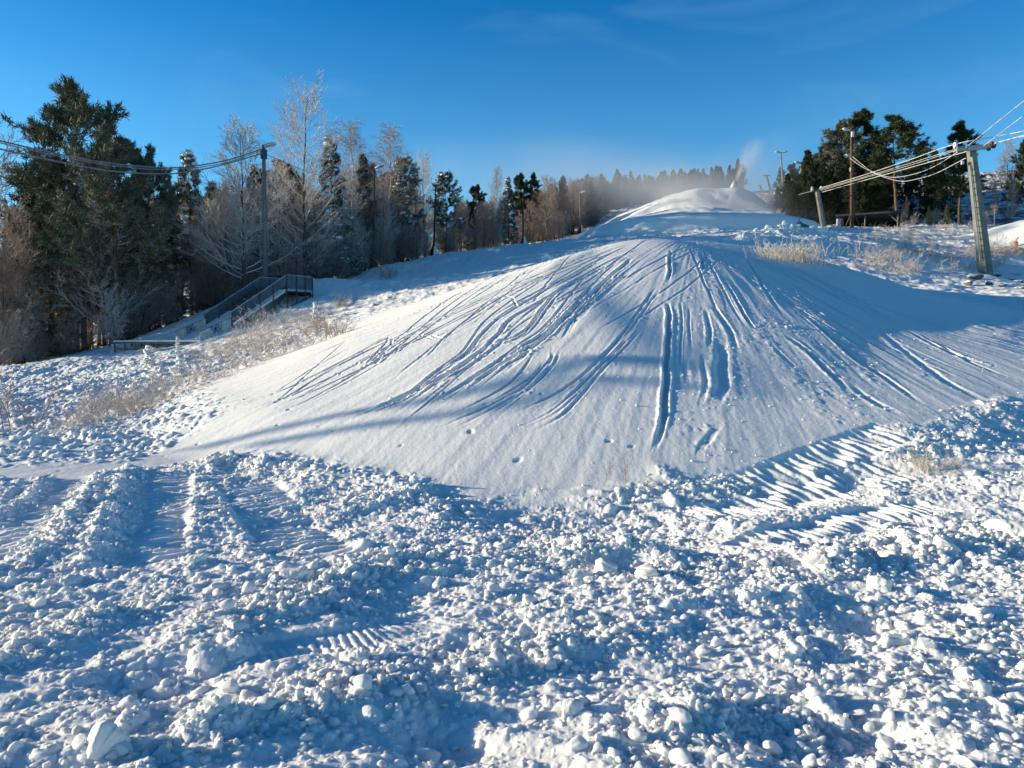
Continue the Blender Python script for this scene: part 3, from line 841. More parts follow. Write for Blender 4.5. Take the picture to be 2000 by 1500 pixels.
def scatter_points():
    rg = np.random.RandomState(11)
    P, S = [], []

    def take(x, y, s):
        P.append(np.column_stack([x, y])); S.append(s)
    # churned snow before the camera
    n = 110000
    y = 2.3 + (10.5 - 2.3) * rg.rand(n) ** 0.9; x = (rg.rand(n) * 2 - 1) * (0.74 * y + 0.3)
    rough, _ = masks(x, y)
    big = gnoise(x / 1.6, y / 1.6, 5) + 0.5 * gnoise(x / 0.5, y / 0.5, 6)
    bel = np.zeros(n)
    for pts, w, s_, h in BELTS:
        idx, sd, al, tot = line_dist(x, y, pts, w * 0.5)
        if len(idx): bel[idx] = 1
    row = np.zeros(n)
    for pts, w, h in ROWS:
        idx, sd, al, tot = line_dist(x, y, pts, w * 1.3)
        if len(idx): row[idx] = 1
    right = sstep(-1.5, 2.0, x) * sstep(7.5, 6.0, y)
    p = rough * (0.09 + 0.30 * sstep(-0.5, 0.6, big) + 0.14 * right) * np.where(bel > 0, 0.45, 1) + 0.6 * row * rough
    k = rg.rand(n) < p
    x, y, row, right = x[k], y[k], row[k], right[k]
    s = 0.006 + 0.011 * rg.rand(len(x)) ** 1.5
    u = rg.rand(len(x))
    s = np.where(u < 0.20 + 0.14 * right + 0.15 * row, 0.014 + 0.019 * rg.rand(len(x)), s)
    s = np.where(u < 0.020 + 0.016 * right + 0.016 * row, 0.032 + 0.034 * rg.rand(len(x)), s)
    take(x, y, s)
    # strip of broken snow along the heap's foot
    n = 16000
    y = 9 + 24 * rg.rand(n); x = -22 + 25 * rg.rand(n)
    _, st = masks(x, y)
    k = rg.rand(n) < st * 0.75
    take(x[k], y[k], 0.02 + 0.05 * rg.rand(k.sum()) ** 2)
    # windrows farther off
    for pts, w, h in FAR_ROWS:
        seg = np.hypot(*(pts[-1] - pts[0])); m = int(150 * max(seg, 1) * w / 2)
        t = rg.rand(m) * (len(pts) - 1); i = t.astype(int); fr = (t - i)[:, None]
        q = pts[i] * (1 - fr) + pts[np.minimum(i + 1, len(pts) - 1)] * fr + rg.randn(m, 2) * w * 0.5
        take(q[:, 0], q[:, 1], (0.05 + 0.20 * rg.rand(m) ** 3) * (0.6 + 0.5 * min(w, 1.2)))
    # crumbs along the runs
    for pts, w, d in RUNS:
        if w < 0.085: continue
        seg = np.sum(np.hypot(*(np.diff(pts, axis=0).T))); m = int(seg * 4)
        t = rg.rand(m) * (len(pts) - 1); i = t.astype(int); fr = (t - i)[:, None]
        q = pts[i] * (1 - fr) + pts[np.minimum(i + 1, len(pts) - 1)] * fr + rg.randn(m, 2) * (w * 0.7 + 0.08)
        take(q[:, 0], q[:, 1], 0.012 + 0.022 * rg.rand(m) ** 2)
    # broken crust on the trodden side of the heap
    c = hits([(1345, 620), (1400, 640), (1430, 780), (1350, 800), (1460, 720), (1400, 860), (1330, 900), (1340, 700), (1390, 740), (1450, 800), (1600, 640), (1500, 640), (1950, 790)])
    for q0 in c:
        m = 60
        q = q0[:2] + rg.randn(m, 2) * np.array([0.75, 1.2])
        take(q[:, 0], q[:, 1], 0.008 + 0.018 * rg.rand(m) ** 2)
    P = np.vstack(P); S = np.concatenate(S)
    return P, S


def build_clods():
    protos = bpy.data.collections.new("clod_kinds")
    for i in range(10):
        o = bpy.data.objects.new("snow_clod_kind", clod_mesh("snow_clod", 4 if i < 5 else 3, 100 + i, M_SNOW, 3.2))
        protos.objects.link(o)
    P, S = scatter_points()
    rg = np.random.RandomState(5)
    z = height(P[:, 0], P[:, 1])
    n = len(P)
    me = bpy.data.meshes.new("loose_snow_clods")
    me.vertices.add(n)
    me.vertices.foreach_set("co", np.column_stack([P, z + S * rg.uniform(-0.6, 0.2, n)]).astype(np.float32).ravel())
    rot = np.column_stack([rg.uniform(-0.7, 0.7, n), rg.uniform(-0.7, 0.7, n), rg.uniform(0, 6.28, n)]).astype(np.float32)
    a = me.attributes.new("turn", 'FLOAT_VECTOR', 'POINT'); a.data.foreach_set("vector", rot.ravel())
    a = me.attributes.new("size", 'FLOAT', 'POINT'); a.data.foreach_set("value", S.astype(np.float32))
    idx = np.where(S > 0.025, rg.randint(0, 5, n), rg.randint(5, 10, n)).astype(np.int32)
    a = me.attributes.new("pick", 'INT', 'POINT'); a.data.foreach_set("value", idx)
    o = link("loose_snow_clods", me)
    tag(o, "countless loose clods and crumbs of snow strewn over the churned ground", "snow clods", kind='stuff')
    ng = bpy.data.node_groups.new("strew_clods", 'GeometryNodeTree')
    ng.interface.new_socket("Geometry", in_out='INPUT', socket_type='NodeSocketGeometry')
    ng.interface.new_socket("Geometry", in_out='OUTPUT', socket_type='NodeSocketGeometry')
    N, K = ng.nodes.new, ng.links.new
    gi, go = N("NodeGroupInput"), N("NodeGroupOutput")
    ci = N("GeometryNodeCollectionInfo"); ci.inputs[0].default_value = protos; ci.inputs[1].default_value = True; ci.inputs[2].default_value = True
    ip = N("GeometryNodeInstanceOnPoints"); ip.inputs['Pick Instance'].default_value = True

    def na(nm, t):
        q = N("GeometryNodeInputNamedAttribute"); q.data_type = t; q.inputs[0].default_value = nm
        return q.outputs[0]
    K(gi.outputs[0], ip.inputs['Points']); K(ci.outputs[0], ip.inputs['Instance'])
    K(na("pick", 'INT'), ip.inputs['Instance Index']); K(na("turn", 'FLOAT_VECTOR'), ip.inputs['Rotation']); K(na("size", 'FLOAT'), ip.inputs['Scale'])
    K(ip.outputs[0], go.inputs[0])
    md = o.modifiers.new("strew", 'NODES'); md.node_group = ng
    return n


print("clods", build_clods())

# large clods one can point to: pixel of the foot, half width m, label
BIG = [
    (1612, 1118, 0.125, 3, "round yellowish snow boulder beside the tread bars, casting a long shadow"),
    (1728, 1165, 0.10, 1, "smooth upright white clod with a yellow stain under it"),
    (1738, 1090, 0.11, 2, "broad flat topped heap of stuck clods behind the upright white clod"),
    (565, 1140, 0.14, 4, "large knobbly clod alone on the churned snow below the windrow end"),
    (1136, 1125, 0.075, 0, "tall egg shaped clod standing beside the dark hollow"),
    (1188, 1118, 0.13, 5, "wide shaded block of snow on the rim of the dark hollow"),
    (1264, 1135, 0.12, 2, "ragged sunlit block on the far rim of the dark hollow"),
    (1108, 1210, 0.045, 6, "small egg shaped clod standing alone on the slope of crumbs"),
    (192, 1494, 0.085, 1, "big rounded block cut by the picture's lower edge"),
    (305, 1494, 0.06, 0, "pointed clod next to the big rounded block at the lower edge"),
    (1782, 1262, 0.085, 4, "oblong clod lying aslant in the deep blue hollow"),
    (1822, 1283, 0.055, 3, "dumpy clod just beyond the oblong aslant clod"),
    (1580, 1275, 0.042, 5, "small white ball of snow below the deep blue hollow"),
    (1440, 1010, 0.085, 7, "angular slab lying on flat groomed snow with a long shadow"),
    (1775, 1070, 0.12, 3, "yellowish clod at the end of the bank of blocks"),
    (1828, 1055, 0.17, 2, "wide knobbly block in the middle of the bank of blocks"),
    (1850, 1085, 0.10, 1, "greyish lump leaning on the wide knobbly block"),
    (1975, 1065, 0.20, 4, "big overhanging yellow white block with a dark hollow beneath"),
    (455, 1250, 0.085, 6, "flat oval clod shaded beneath, above a row of tread bars"),
    (425, 1160, 0.055, 2, "pale paired clod on the slope between the windrows and the tread bars"),
    (380, 1105, 0.075, 0, "flat clod like a loaf on a low ridge under the windrows"),
    (1655, 1440, 0.07, 5, "pockmarked clod on the churned snow near the lower edge"),
    (1118, 1395, 0.065, 1, "steep sided clod on a ragged ridge near the lower edge"),
]


def big_clods():
    kinds = [clod_mesh("snow_clod", 5, 300 + i, M_CLOD, 6.0) for i in range(8)]
    rg = random.Random(3)
    for px, py, s, k, lab in BIG:
        p = hit(px, py)
        s = s * 1.12
        o = link("snow_clod", kinds[k], None, (p[0], p[1] + s * 0.5, float(height(p[0], p[1] + + s * 0.14))))
        o.rotation_euler = (rg.uniform(-0.4, 0.4), rg.uniform(-0.4, 0.4), rg.uniform(0, 6.28))
        o.scale = (s, s, s * rg.uniform(0.95, 1.25))
        tag(o, lab, "snow clod", "large clods on the churned snow")
    for px, py, s, k, lab in [(955, 494, 0.42, 2, "squarish white snow block on the field below the birch, beside a rounder one"), (972, 494, 0.33, 4, "rounder white snow block touching the squarish one on the field")]:
        p = hit(px, py)
        o = link("snow_block", kinds[k], None, (p[0], p[1], p[2] + s * 0.55)); o.scale = (s, s, s * 1.2)
        tag(o, lab, "snow block", "white blocks on the upper field")


big_clods()

# ------------------------------------------------------------------ trees
def unit(v):
    return v / (np.linalg.norm(v, axis=-1, keepdims=True) + 1e-9)


def shoots(pp, pr, n, t0, t1, ang, lenf, P, bend, rg, rs=0.55, jit=0.10, rmin=0.004, tip=0.3, lo=0.7, hi=1.15):
    """n side shoots on every parent curve: returns points (K*n,P,3), radii, t"""
    K, Q, _ = pp.shape
    par = np.repeat(np.arange(K), n)
    t = t0 + (t1 - t0) * ((np.tile(np.arange(n), K) + rg.rand(K * n)) / n)
    f = t * (Q - 1); i = np.minimum(f.astype(int), Q - 2); fr = (f - i)[:, None]
    pos = pp[par, i] * (1 - fr) + pp[par, i + 1] * fr
    tan = unit(pp[par, i + 1] - pp[par, i])
    r0 = (pr[par, i] * (1 - fr[:, 0]) + pr[par, i + 1] * fr[:, 0])
    a = np.tile(np.arange(n), K) * 2.4 + rg.rand(K)[par] * 6.28 + rg.randn(K * n) * 0.5
    ref = np.where(np.abs(tan[:, 2:3]) > 0.85, np.array((1.0, 0, 0)), np.array((0.0, 0, 1)))
    u = unit(np.cross(ref, tan)); w = np.cross(tan, u)
    perp = u * np.cos(a)[:, None] + w * np.sin(a)[:, None]
    an = ang(t) if callable(ang) else np.full(K * n, ang)
    an = an + rg.randn(K * n) * 0.13
    d = unit(np.cos(an)[:, None] * tan + np.sin(an)[:, None] * perp)
    plen = np.linalg.norm(np.diff(pp, axis=1), axis=2).sum(1)[par]
    Ln = lenf(t, plen) * rg.uniform(lo, hi, K * n)
    pts = np.empty((K * n, P, 3)); pts[:, 0] = pos
    for k in range(1, P):
        pts[:, k] = pts[:, k - 1] + d * (Ln / (P - 1))[:, None]
        d = unit(d + np.array((0, 0, bend / (P - 1))) + rg.randn(K * n, 3) * jit)
    rr = np.maximum(r0 * rs, rmin)[:, None] * np.linspace(1, tip, P)[None]
    return pts, np.maximum(rr, rmin * 0.6), t


def trunk_curve(h, r, rg, P=12, wob=0.012, lean=(0, 0)):
    z = np.linspace(-0.4, h, P)
    x = np.cumsum(rg.randn(P)) * wob * h * 0.4 + lean[0] * np.linspace(0, 1, P) ** 1.5 * h
    y = np.cumsum(rg.randn(P)) * wob * h * 0.4 + lean[1] * np.linspace(0, 1, P) ** 1.5 * h
    pts = np.column_stack([x - x[1], y - y[1], z])[None]
    rad = r * (1 - 0.93 * np.linspace(0, 1, P) ** 0.9)
    rad[0] *= 1.25
    return pts, np.maximum(rad, 0.015)[None]


def merge(parts):
    V, Q, n = [], [], 0
    for p, r, s in parts:
        v, q = tube_arrays(p, r, s)
        V.append(v); Q.append(q + n); n += len(v)
    return np.vstack(V), np.vstack(Q)


def bare_tree(h, seed, habit, m_trunk, m_twig):
    rg = np.random.RandomState(seed)
    tp, tr = trunk_curve(h, h * 0.0105, rg)
    if habit == 'aspen':       # upswept limbs, broad low, pointed top
        l1, r1, t = shoots(tp, tr, 46, 0.14, 0.97, lambda t: 1.15 - 0.55 * t, lambda t, p: h * (0.085 + 0.29 * (1 - t) ** 0.65), 6, 0.75, rg, 0.48, 0.07, 0.020)
        l2, r2, _ = shoots(l1, r1, 9, 0.15, 1.0, 0.65, lambda t, p: p * (0.50 - 0.2 * t), 4, 0.35, rg, 0.55, 0.10, 0.014)
        l3, r3, _ = shoots(l2, r2, 8, 0.2, 1.0, 0.6, lambda t, p: p * 0.5, 3, 0.1, rg, 0.6, 0.14, 0.011)
    elif habit == 'birch':     # narrow, fine hanging twigs
        l1, r1, t = shoots(tp, tr, 44, 0.26, 0.98, lambda t: 0.85 - 0.35 * t, lambda t, p: h * (0.065 + 0.19 * (1 - t) ** 0.6) * np.clip((t - 0.15) * 4, 0.5, 1), 6, 0.15, rg, 0.40, 0.08, 0.010)
        l2, r2, _ = shoots(l1, r1, 9, 0.2, 1.0, 0.7, lambda t, p: p * 0.42, 4, -0.7, rg, 0.5, 0.12, 0.011)
        l3, r3, _ = shoots(l2, r2, 8, 0.2, 1.0, 0.6, lambda t, p: p * 0.75, 4, -1.3, rg, 0.6, 0.12, 0.009)
    elif habit == 'scrub':     # several thin stems, low tangled
        K = 7
        st = []
        for k in range(K):
            q, r = trunk_curve(h * rg.uniform(0.6, 1.0), h * 0.007, rg, 8, 0.02, (rg.uniform(-.35, .35), rg.uniform(-.35, .35)))
            q = q + np.array((rg.randn() * 0.35, rg.randn() * 0.35, 0))
            st.append((q, r))
        tp = np.vstack([q for q, _ in st]); tr = np.vstack([r for _, r in st])
        l1, r1, t = shoots(tp, tr, 16, 0.15, 1.0, 0.8, lambda t, p: h * (0.10 + 0.20 * (1 - t)), 5, 0.2, rg, 0.45, 0.12, 0.008)
        l2, r2, _ = shoots(l1, r1, 7, 0.2, 1.0, 0.7, lambda t, p: p * 0.45, 3, -0.1, rg, 0.5, 0.15, 0.010)
        l3, r3, _ = shoots(l2, r2, 4, 0.3, 1.0, 0.7, lambda t, p: p * 0.5, 3, -0.2, rg, 0.6, 0.15, 0.008)
    v, q = merge([(tp, tr, 7)])
    tm = np_mesh("trunk", v, [q], [m_trunk])
    v, q = merge([(l1, r1, 4), (l2, r2, 3), (l3, r3, 3)])
    cm = np_mesh("branches", v, [q], [m_twig])
    return [("trunk", tm), ("branches", cm)]


def tufts(pos, dirs, rg, n, ln, wd, spread=0.9, up=0.25):
    """sprays of narrow needle blades, n per point"""
    K = len(pos)
    c = np.repeat(pos, n, 0); d0 = np.repeat(unit(dirs + np.array((0, 0, up))), n, 0)
    d = unit(d0 + rg.randn(K * n, 3) * spread)
    s = unit(np.cross(d, rg.randn(K * n, 3)))
    L_ = ln * rg.uniform(0.6, 1.2, (K * n, 1))
    c = c + rg.randn(K * n, 3) * ln * 0.22
    v = np.stack([c - s * wd, c + s * wd, c + d * L_ + s * wd * 0.35, c + d * L_ - s * wd * 0.35], 1).reshape(-1, 3)
    q = np.arange(K * n * 4).reshape(-1, 4)
    return v, q


def add_snow(me, pos, rg, size):
    """snow lying on the boughs, added to the crown as a second material"""
    v0, f0 = ico(2)
    K = len(pos)
    s = size * rg.uniform(0.5, 1.2, K)
    v0 = v0 * (1 + 0.12 * np.sin(v0 @ np.array([[3.1], [4.3], [2.2]]) * 2.0))
    v = (pos[:, None, :] + v0[None] * np.stack([s, s * rg.uniform(0.7, 1.2, K), s * rg.uniform(0.35, 0.6, K)], -1)[:, None, :]).reshape(-1, 3)
    f = (f0[None] + (np.arange(K) * len(v0))[:, None, None]).reshape(-1, 3)
    n0 = len(me.vertices); old = np.empty(n0 * 3, np.float32); me.vertices.foreach_get("co", old)
    q = np.empty(len(me.loops), np.int32); me.loops.foreach_get("vertex_index", q); q = q.reshape(-1, 4)
    mi = np.concatenate([np.zeros(len(q), np.int32), np.ones(len(f), np.int32)])
    m0 = me.materials[0]
    me.clear_geometry()
    verts = np.vstack([old.reshape(-1, 3), v]).astype(np.float32); f = f + n0
    me.vertices.add(len(verts)); me.vertices.foreach_set("co", verts.ravel())
    loops = np.concatenate([q.ravel(), f.ravel()]).astype(np.int32)
    tot = np.concatenate([np.full(len(q), 4, np.int32), np.full(len(f), 3, np.int32)]); st = np.concatenate([[0], np.cumsum(tot)[:-1]]).astype(np.int32)
    me.loops.add(len(loops)); me.loops.foreach_set("vertex_index", loops)
    me.polygons.add(len(tot)); me.polygons.foreach_set("loop_start", st); me.polygons.foreach_set("loop_total", tot)
    if len(me.materials) < 2: me.materials.append(M_SNOW)
    me.polygons.foreach_set("material_index", mi); me.polygons.foreach_set("use_smooth", mi.astype(bool))
    me.update(calc_edges=True)


def pine(h, seed, m_needle, crown0=0.38, width=0.20, lean=0.0, flat=0.5, nl=46, snow=0):
    rg = np.random.RandomState(seed)
    tp, tr = trunk_curve(h, h * 0.0135, rg, 12, 0.014, (lean, 0))

    def prof(t):
        u = np.clip((t - crown0) / (1 - crown0), 0, 1)
        return (0.30 + 0.70 * np.sin(np.pi * np.clip(u * 0.85 + 0.12, 0, 1)) ** 0.8) * (1 - flat * u)
    l1, r1, t = shoots(tp, tr, nl, crown0, 0.99, lambda t: 1.45 - 0.75 * np.clip((t - crown0) / (1 - crown0), 0, 1), lambda t, p: h * width * prof(t), 6, 0.35, rg, 0.45, 0.14, 0.015, lo=0.45, hi=1.25)
    l2, r2, _ = shoots(l1, r1, 8, 0.35, 1.0, 0.75, lambda t, p: p * (0.42 - 0.15 * t) + 0.15, 4, 0.5, rg, 0.5, 0.16, 0.008)
    stubs, sr, _ = shoots(tp, tr, 9, 0.12, crown0 + 0.05, 1.5, lambda t, p: h * 0.045 + t * 0, 3, -0.2, rg, 0.3, 0.1, 0.012)
    # needles at the outer half of the side shoots and at the limb ends
    pos = np.concatenate([l2[:, 1], l2[:, 2], l2[:, 3], l1[:, 5], l1[:, 4]])
    dr = np.concatenate([l2[:, 2] - l2[:, 1], l2[:, 3] - l2[:, 2], l2[:, 3] - l2[:, 2], l1[:, 5] - l1[:, 4], l1[:, 5] - l1[:, 4]])
    top = tp[:, -3:].reshape(-1, 3); pos = np.concatenate([pos, top]); dr = np.concatenate([dr, np.tile((0, 0, 1.0), (3, 1))])
    v, q = tufts(pos, unit(dr), rg, 26, h * 0.024, h * 0.0021, 0.75, 0.35)
    cm = np_mesh("crown", v, [q], [m_needle], smooth=False)
    v, q = merge([(tp, tr, 8), (l1, r1, 5), (l2, r2, 3), (stubs, sr, 3)])
    tm = np_mesh("trunk", v, [q], [M_BARK_P])
    out = [("trunk", tm), ("crown", cm)]
    if snow:
        k = rg.rand(len(pos)) < snow
        add_snow(cm, pos[k] + np.array((0, 0, h * 0.012)), rg, h * 0.022)
    return out


def spruce(h, seed, m_needle, width=0.17, start=0.06, snow=0.0, nl=92, droop=-0.35, pad=0.024):
    rg = np.random.RandomState(seed)
    tp, tr = trunk_curve(h, h * 0.011, rg, 12, 0.004)
    l1, r1, t = shoots(tp, tr, nl, start, 0.985, lambda t: 1.75 - 0.6 * t, lambda t, p: h * width * (1.03 - t) ** 0.85 * (1 - 0.5 * np.exp(-((t - start) / 0.1))), 5, droop * -0.2, rg, 0.35, 0.07, 0.012, lo=0.6, hi=1.2)
    l2, r2, _ = shoots(l1, r1, 9, 0.2, 1.0, 0.85, lambda t, p: p * 0.38 * (1.1 - t) + h * 0.008, 3, -0.5, rg, 0.5, 0.08, 0.006)
    pos = np.concatenate([l2[:, 1], l2[:, 2], l1[:, 2], l1[:, 3], l1[:, 4], tp[:, -2], tp[:, -1]])
    dr = np.concatenate([l2[:, 2] - l2[:, 1], l2[:, 2] - l2[:, 1], l1[:, 3] - l1[:, 2], l1[:, 4] - l1[:, 3], l1[:, 4] - l1[:, 3], np.array([(0, 0, 1.0)] * 2)])
    v, q = tufts(pos, unit(dr), rg, 18, h * 0.019, h * 0.0018, 0.55, -0.15)
    cm = np_mesh("crown", v, [q], [m_needle], smooth=False)
    v, q = merge([(tp, tr, 7), (l1, r1, 4)])
    tm = np_mesh("trunk", v, [q], [M_BARK])
    out = [("trunk", tm), ("crown", cm)]
    if snow:
        cand = np.concatenate([l1[:, 2], l1[:, 3], l1[:, 4], l2[:, 1]])
        k = rg.rand(len(cand)) < snow
        add_snow(cm, cand[k] + np.array((0, 0, h * 0.008)), rg, h * pad)
    return out


def shrub(h, seed, m, stems=34, arch=0.8):
    rg = np.random.RandomState(seed)
    b = rg.randn(stems, 3) * np.array((h * 0.34, h * 0.34, 0))
    d = unit(np.column_stack([rg.randn(stems) * 0.38, rg.randn(stems) * 0.38, np.ones(stems)]))
    P = 7; Ln = h * rg.uniform(0.55, 1.25, stems)
    pts = np.empty((stems, P, 3)); pts[:, 0] = b - np.array((0, 0, 0.12))
    side = unit(rg.randn(stems, 3) * np.array((1, 1, 0))); cur = rg.rand(stems) ** 2 * arch
    for k in range(1, P):
        pts[:, k] = pts[:, k - 1] + d * (Ln / (P - 1))[:, None]
        d = unit(d + side * (cur * 0.42)[:, None] + np.array((0, 0, -0.32)) * cur[:, None] + rg.randn(stems, 3) * 0.09)
    rad = 0.0085 * np.linspace(1, 0.5, P)[None] * rg.uniform(0.7, 1.3, (stems, 1))
    l1, r1, _ = shoots(pts, rad, 9, 0.25, 1.0, 0.65, lambda t, p: p * 0.28, 3, 0.1, rg, 0.7, 0.14, 0.005)
    l2, r2, _ = shoots(l1, r1, 4, 0.3, 1.0, 0.6, lambda t, p: p * 0.5, 3, -0.2, rg, 0.8, 0.15, 0.0045)
    v, q = merge([(pts, rad, 4), (l1, r1, 3), (l2, r2, 3)])
    return np_mesh("shrub", v, [q], [m])


def grass_tuft(h, seed, m, n=150, spread=0.45):
    rg = np.random.RandomState(seed)
    b = rg.randn(n, 3) * np.array((spread, spread, 0)); b[:, 2] = -0.08
    d = unit(np.column_stack([rg.randn(n) * 0.22, rg.randn(n) * 0.22, np.ones(n)]))
    P = 5; Ln = h * rg.uniform(0.4, 1.2, n)
    pts = np.empty((n, P, 3)); pts[:, 0] = b
    side = unit(rg.randn(n, 3) * np.array((1, 1, 0)))
    for k in range(1, P):
        pts[:, k] = pts[:, k - 1] + d * (Ln / (P - 1))[:, None]
        d = unit(d + side * rg.uniform(0.05, 0.5, (n, 1)) + np.array((0, 0, -0.14)) + rg.randn(n, 3) * 0.06)
    rad = 0.0042 * np.linspace(1, 0.6, P)[None] * rg.uniform(0.7, 1.4, (n, 1))
    l1, r1, _ = shoots(pts, rad, 5, 0.45, 1.0, 0.5, lambda t, p: p * 0.16, 3, 0.0, rg, 1.0, 0.1, 0.006)
    v, q = merge([(pts, rad, 3), (l1, r1, 3)])
    return np_mesh("grass", v, [q], [m])


KINDS = {}


def kind(key, name, cat, parts, h):
    KINDS[key] = (name, cat, parts, h)


kind('pineA', 'pine_tree', 'pine tree', pine(18, 1, M_NEEDLE_F, 0.47, 0.22, 0.0, 0.30, 40), 18)
kind('pineB', 'pine_tree', 'pine tree', pine(16, 2, M_NEEDLE_F, 0.32, 0.29, 0.0, 0.5, 50), 16)
kind('pineC', 'pine_tree', 'pine tree', pine(15, 3, M_NEEDLE, 0.42, 0.23, 0.0, 0.45, 40), 15)
kind('pineD', 'pine_tree', 'pine tree', pine(16, 4, M_NEEDLE, 0.30, 0.26, 0.0, 0.75, 50), 16)
kind('pineE', 'pine_tree', 'pine tree', pine(15, 5, M_NEEDLE, 0.22, 0.27, 0.01, 0.72, 56), 15)
kind('pineS', 'pine_tree', 'pine tree', pine(12, 6, M_NEEDLE_S, 0.40, 0.27, 0.0, 0.4, 40, 0.25), 12)
kind('spruceA', 'spruce_tree', 'spruce tree', spruce(14, 11, M_NEEDLE_F, 0.24), 14)
kind('spruceB', 'spruce_tree', 'spruce tree', spruce(13, 12, M_NEEDLE, 0.27), 13)
kind('spruceS', 'spruce_tree', 'spruce tree', spruce(12, 13, M_NEEDLE_S, 0.19, 0.12, 0.10, 80), 12)
kind('spruceT', 'spruce_tree', 'spruce tree', spruce(10, 14, M_NEEDLE_S, 0.25, 0.05, 0.14, 80), 10)
kind('aspenA', 'aspen_tree', 'bare tree', bare_tree(15, 21, 'aspen', M_BARK, M_TWIG), 15)
kind('aspenB', 'aspen_tree', 'bare tree', bare_tree(12, 22, 'aspen', M_BARK, M_TWIG), 12)
kind('aspenC', 'aspen_tree', 'bare tree', bare_tree(11, 23, 'aspen', M_BARK, M_TWIG_B), 11)
kind('birchA', 'birch_tree', 'birch tree', bare_tree(15, 31, 'birch', M_BARK_B, M_TWIG_B), 15)
kind('birchB', 'birch_tree', 'birch tree', bare_tree(13, 32, 'birch', M_BARK_B, M_TWIG_B), 13)
kind('scrubA', 'bare_sapling', 'sapling', bare_tree(5.0, 41, 'scrub', M_BARK, M_TWIG_B), 5)
kind('scrubB', 'bare_sapling', 'sapling', bare_tree(5.0, 42, 'scrub', M_BARK, M_TWIG), 5)
PROTO = {}


def plant(key, x, y, h, rz, label, group=None, wf=1.0, z=None, name=None):
    nm, cat, parts, h0 = KINDS[key]
    if z is None:
        z = float(land(np.array([float(x)]), np.array([float(y)]))[0])
    if key not in PROTO:
        t = thing(nm, label, cat)
        for pn, me in parts:
            link(pn, me, t)
        PROTO[key] = t
    else:
        t = copy_thing(PROTO[key])
    t['label'] = label
    if group: t['group'] = group
    elif 'group' in t: del t['group']
    t.location = (x, y, z - 0.15)
    t.rotation_euler = (0, 0, rz)
    s = h / h0
    t.scale = (s * wf, s * wf, s)
    return t


def plant_px(key, px, top, Y, label, wf=1.0, rz=None, group=None):
    """a tree standing Y metres off under photo column px, its top at photo row top"""
    p = PT(px, top, Y)
    z = float(land(np.array([p[0]]), np.array([float(Y)]))[0])
    return plant(key, p[0], Y, max(1.5, (p[2] - z) * (0.95 if key[:4] == 'pine' else 1.0)), px * 0.37 if rz is None else rz, label, group, wf, z)


